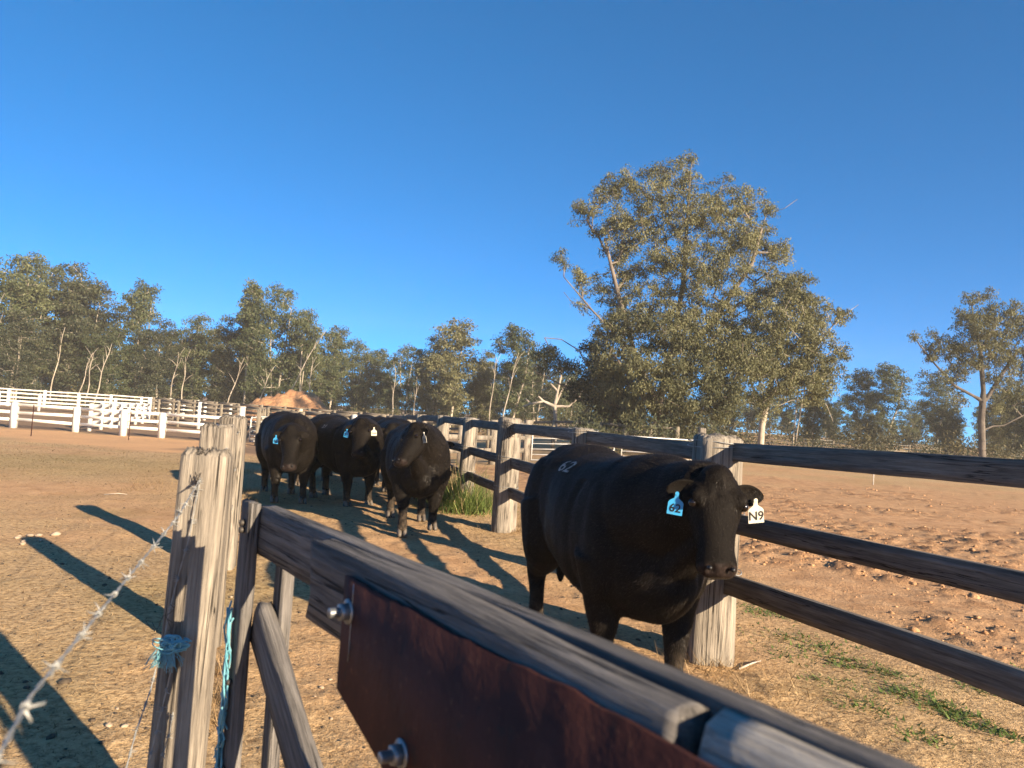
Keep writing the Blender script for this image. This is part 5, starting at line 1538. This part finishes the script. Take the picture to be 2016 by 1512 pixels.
# ------------------------------------------------------------------ grass and ground litter
def blades(P, ln, wd, rng, lean=.6, tint=None):
    n = len(P); a = rng.uniform(0, 2 * math.pi, n)
    d = np.stack([np.cos(a) * lean, np.sin(a) * lean, np.ones(n)], -1) * rng.uniform(.4, 1.2, (n, 3)); d /= np.linalg.norm(d, axis=1)[:, None]
    sdv = np.stack([-np.sin(a), np.cos(a), np.zeros(n)], -1)
    l = (ln * rng.uniform(.5, 1.3, n))[:, None]; w = (wd * rng.uniform(.6, 1.3, n))[:, None]
    d2 = d + np.stack([np.cos(a), np.sin(a), -np.ones(n) * .4], -1) * .35; d2 /= np.linalg.norm(d2, axis=1)[:, None]
    V = np.stack([P - sdv * w, P + sdv * w, P + d2 * l], 1)
    return V.reshape(-1, 3), np.arange(n * 3).reshape(-1, 3)
def grass_obj(name, P, ln, wd, rng, mat, lean=.6, tint=.5, sd=.18):
    V, F3 = blades(P, ln, wd, rng, lean); n = len(P)
    me = npmesh(name, V, F3, [M[mat]])
    t = np.clip(np.broadcast_to(tint, n) + rng.normal(0, sd, n), 0, 1)
    a = me.attributes.new('tint', 'FLOAT', 'FACE'); a.data.foreach_set('value', t.astype(np.float32))
    return obj(name, me)
rng = np.random.default_rng(8)
def scatter(n, rmin, rmax, amin, amax):
    r = np.sqrt(rng.uniform(0, 1, n)) if False else np.exp(rng.uniform(math.log(rmin), math.log(rmax), n))
    a = np.radians(rng.uniform(amin, amax, n))
    return r * np.sin(a), r * np.cos(a)
def zat(x, y):
    h, z, c = ground_detail(x, y)
    return terrain(x, y) + h * np.clip(1.3 - np.hypot(x, y) / 40, 0, 1), z
x, y = scatter(330000, 2.2, 30, -37, 37)
z, zm = zat(x, y)
keepm = rng.random(len(x)) < np.clip(zm['dry'] * 1.0 - .12 - zm['rb'] * .8, .02, .8) * (1 - zm['gravel'])
x, y, z, g = x[keepm], y[keepm], z[keepm], zm['green'][keepm]
r = np.hypot(x, y)
o = grass_obj('dry_grass', np.stack([x, y, z - .004], -1), np.clip(.030 + .0016 * r, .03, .07), np.clip(.0011 * r ** .75, .0017, .012), rng, 'straw', 2.2, .50 - .25 * g + .35 * fbm(x * 1.3, y * 1.3, 5), .26)
tag(o, 'short trampled dry grass over the lane and paddock', 'grass', kind='stuff')
# tufts of straw that stand up along the fences
def tuft(P, n, spread, ln, wd, mat, lean, tint, rng):
    x = P[0] + rng.normal(0, spread, n); y = P[1] + rng.normal(0, spread, n); z, _ = zat(x, y)
    return np.stack([x, y, z - .01], -1)
pts = []
for u, v, n, s_ in ((470, 985, 500, .22), (485, 970, 400, .22), (452, 1000, 260, .12), (480, 930, 500, .35), (500, 915, 300, .3), (430, 1330, 150, .06), (420, 1380, 200, .08), (410, 1420, 150, .08), (270, 965, 120, .25), (300, 955, 120, .22),
                    (1365, 1290, 220, .10), (1290, 1370, 260, .2), (1400, 1310, 200, .12), (1500, 1370, 200, .25), (1008, 1050, 160, .12), (1040, 1040, 150, .14), (985, 1045, 150, .15)):
    p = gp(u, v); pts.append(tuft(p, n, s_, 0, 0, 0, 0, 0, rng))
o = grass_obj('straw_tufts', np.concatenate(pts), .17, .003, rng, 'straw', .7, .55, .2); tag(o, 'standing straw tufts along the fence lines', 'grass', kind='stuff')
# tall green grass clump against the fence
p = gp(905, 1003)
P = np.concatenate([tuft((p.x + dx, p.y + dy), n, s_, 0, 0, 0, 0, 0, rng) for dx, dy, n, s_ in ((0, 0, 1100, .24), (-.12, .6, 950, .22), (-.28, 1.2, 650, .2), (.12, -.45, 300, .2))])
G = empty('grass_clump', p, 0, 'tall bright green grass clump growing against the lane fence', 'grass')
o = grass_obj('blades', P, rng.uniform(.3, .95, len(P)), .0075, rng, 'leaf_green', .55, .5, .22); keep(o, G)
P2 = P[rng.random(len(P)) < .06]
o = grass_obj('seed_stalks', P2, .9, .005, rng, 'straw', .25, .7, .15); keep(o, G)
# green weeds by the fence on the right
pts = []
for u, v, n, s_ in ((1500, 1205, 260, .16), (1540, 1215, 160, .12), (1600, 1265, 200, .14), (1650, 1290, 150, .12), (1670, 1310, 120, .08), (1750, 1330, 160, .08), (1790, 1370, 260, .09), (1700, 1395, 140, .08), (1850, 1395, 160, .07), (1890, 1415, 260, .08), (1640, 1345, 80, .1), (1930, 1360, 130, .08), (1960, 1440, 200, .07),
                     (1560, 1290, 90, .12), (2000, 1330, 130, .09), (1820, 1450, 120, .08), (1080, 1075, 120, .15), (960, 1000, 260, .3), (1100, 1050, 90, .15), (700, 985, 150, .5), (460, 1010, 160, .2), (1530, 1250, 90, .15)):
    p = gp(u, v); pts.append(tuft(p, n, s_, 0, 0, 0, 0, 0, rng))
o = grass_obj('weeds', np.repeat(np.concatenate(pts), 2, 0) + rng.normal(0, .02, (2 * len(np.concatenate(pts)), 3)) * np.array([1, 1, .15]), .055, .011, rng, 'leaf_green', 1.4, .36, .22); tag(o, 'low green weeds scattered by the fence foot', 'weeds', kind='stuff')
# clods and dung crumbs
def lump(rng, n=1):
    P = np.array([(0, 0, 1), (.9, 0, .3), (.28, .85, .3), (-.72, .53, .3), (-.72, -.53, .3), (.28, -.85, .3), (.7, .5, -.4), (-.27, .83, -.4), (-.9, 0, -.4), (-.27, -.83, -.4), (.7, -.5, -.4), (0, 0, -.9)], float)
    F = np.array([(0, 1, 2), (0, 2, 3), (0, 3, 4), (0, 4, 5), (0, 5, 1), (1, 6, 2), (2, 7, 3), (3, 8, 4), (4, 9, 5), (5, 10, 1), (2, 6, 7), (3, 7, 8), (4, 8, 9), (5, 9, 10), (1, 10, 6), (11, 7, 6), (11, 8, 7), (11, 9, 8), (11, 10, 9), (11, 6, 10)])
    return P, F
def lumps(name, x, y, size, mat, rng):
    z, _ = zat(x, y); P, F = lump(rng); n = len(x)
    V = P[None] * rng.uniform(.6, 1.4, (n, 12, 1)) * size[:, None, None] * np.array([1, 1, .6])
    V = V + np.stack([x, y, z + size * .15], -1)[:, None]
    return obj(name, npmesh(name, V.reshape(-1, 3), (F[None] + (np.arange(n) * 12)[:, None, None]).reshape(-1, 3), [M[mat]]))
x, y = scatter(11000, 3, 32, 3, 37); zm = zone_masks(x, y)
pat = sstep(.5 + 2.2 * fbm(x * .35, y * .5, 66, 3))
k = rng.random(len(x)) < zm['rb'] * (.12 + .9 * pat); x, y = x[k], y[k]
o = lumps('dirt_clods', x, y, rng.gamma(1.3, .007, len(x)) + .003, 'ground', rng); tag(o, 'broken dirt clods of the churned paddock', 'clods', kind='stuff')
for nm in ('dry', 'green', 'gravel', 'yard', 'clod'):
    pass
x, y = scatter(1500, 2.2, 16, -36, 12); zm = zone_masks(x, y); k = zm['rb'] < .3; x, y = x[k], y[k]
o = lumps('dung_crumbs', x, y, rng.gamma(1.3, .0045, len(x)) + .002, 'dung', rng); tag(o, 'dry dung crumbs and dirt bits on the trampled ground', 'crumbs', kind='stuff')
# pale stones on the dry grass
def stone(u, v, s_, label):
    s_ = s_ * .62; p = gp(u, v); P, F = lump(rng); bm = bmesh.new()
    V = P * rng.uniform(.75, 1.2, (12, 1)) * s_ * np.array([1.2, .9, .6])
    me = npmesh('stone', V, F, [M['stone']]); bm.from_mesh(me)
    bmesh.ops.bevel(bm, geom=list(bm.edges), offset=s_ * .12, segments=1, affect='EDGES'); bm.to_mesh(me); bm.free()
    o = obj('stone', me); o.location = (p.x, p.y, gz_at(p.x, p.y) + s_ * .25); o.rotation_euler = (0, 0, rng.uniform(0, 6)); tag(o, label, 'stone', 'loose stones on the dry grass')
lb = 'pale loose stone in the cluster on dry grass left of the posts'
for u, v, s_ in ((35, 1062, .06), (48, 1068, .05), (60, 1056, .06), (75, 1058, .07), (80, 1066, .05), (45, 1074, .06), (110, 1058, .08), (38, 1058, .04)): stone(u, v, s_, lb)
lb2 = 'pale flat stone at the edge of the dark post shadow, bottom left'
for u, v, s_ in ((213, 1436, .035), (245, 1434, .03), (230, 1400, .02)): stone(u, v, s_, lb2)
lb3 = 'clod-like stone on the bare dirt behind the gate'
for u, v, s_ in ((632, 1362, .03), (652, 1422, .022), (650, 1345, .02), (455, 1177, .03), (470, 1075, .03), (640, 1190, .03), (620, 1380, .015)): stone(u, v, s_, lb3)
def stick(u0, v0, u1, v1, r_, label):
    a, c = gp(u0, v0), gp(u1, v1); b = MB(); m_ = (a + c) / 2
    pts = [Vector((q.x, q.y, gz_at(q.x, q.y) + .012 + h)) for q, h in ((a, 0), (m_ + Vector((.02, .02, 0)), .01), (c, 0))]
    b.tube(pts, [r_, r_ * .9, r_ * .5], 6); o = obj('stick', b.mesh('stick', [M['bark_dead']], True)); tag(o, label, 'stick')
stick(205, 975, 250, 977, .006, 'pale thin stick lying on the grass left of the posts')
stick(1455, 1318, 1498, 1303, .007, 'broken pale stick on the dirt at the foot of the big fence post')

# ------------------------------------------------------------------ dusty air
b = MB(); b.box((0, 60, 12), (420, 330, 28.5))
hz = obj('haze', b.mesh('haze'))
tag(hz, 'thin pale dust hanging in the air over the yards', 'haze', kind='stuff')
m = bpy.data.materials.new('dusty_air'); m.use_nodes = True; t = m.node_tree; t.nodes.clear()
ho = t.nodes.new('ShaderNodeOutputMaterial'); pv = t.nodes.new('ShaderNodeVolumePrincipled')
pv.inputs['Color'].default_value = (0.93, 0.86, 0.76, 1); pv.inputs['Density'].default_value = 0.0008
pv.inputs['Anisotropy'].default_value = 0.0
t.links.new(pv.outputs[0], ho.inputs['Volume']); hz.data.materials.append(m)
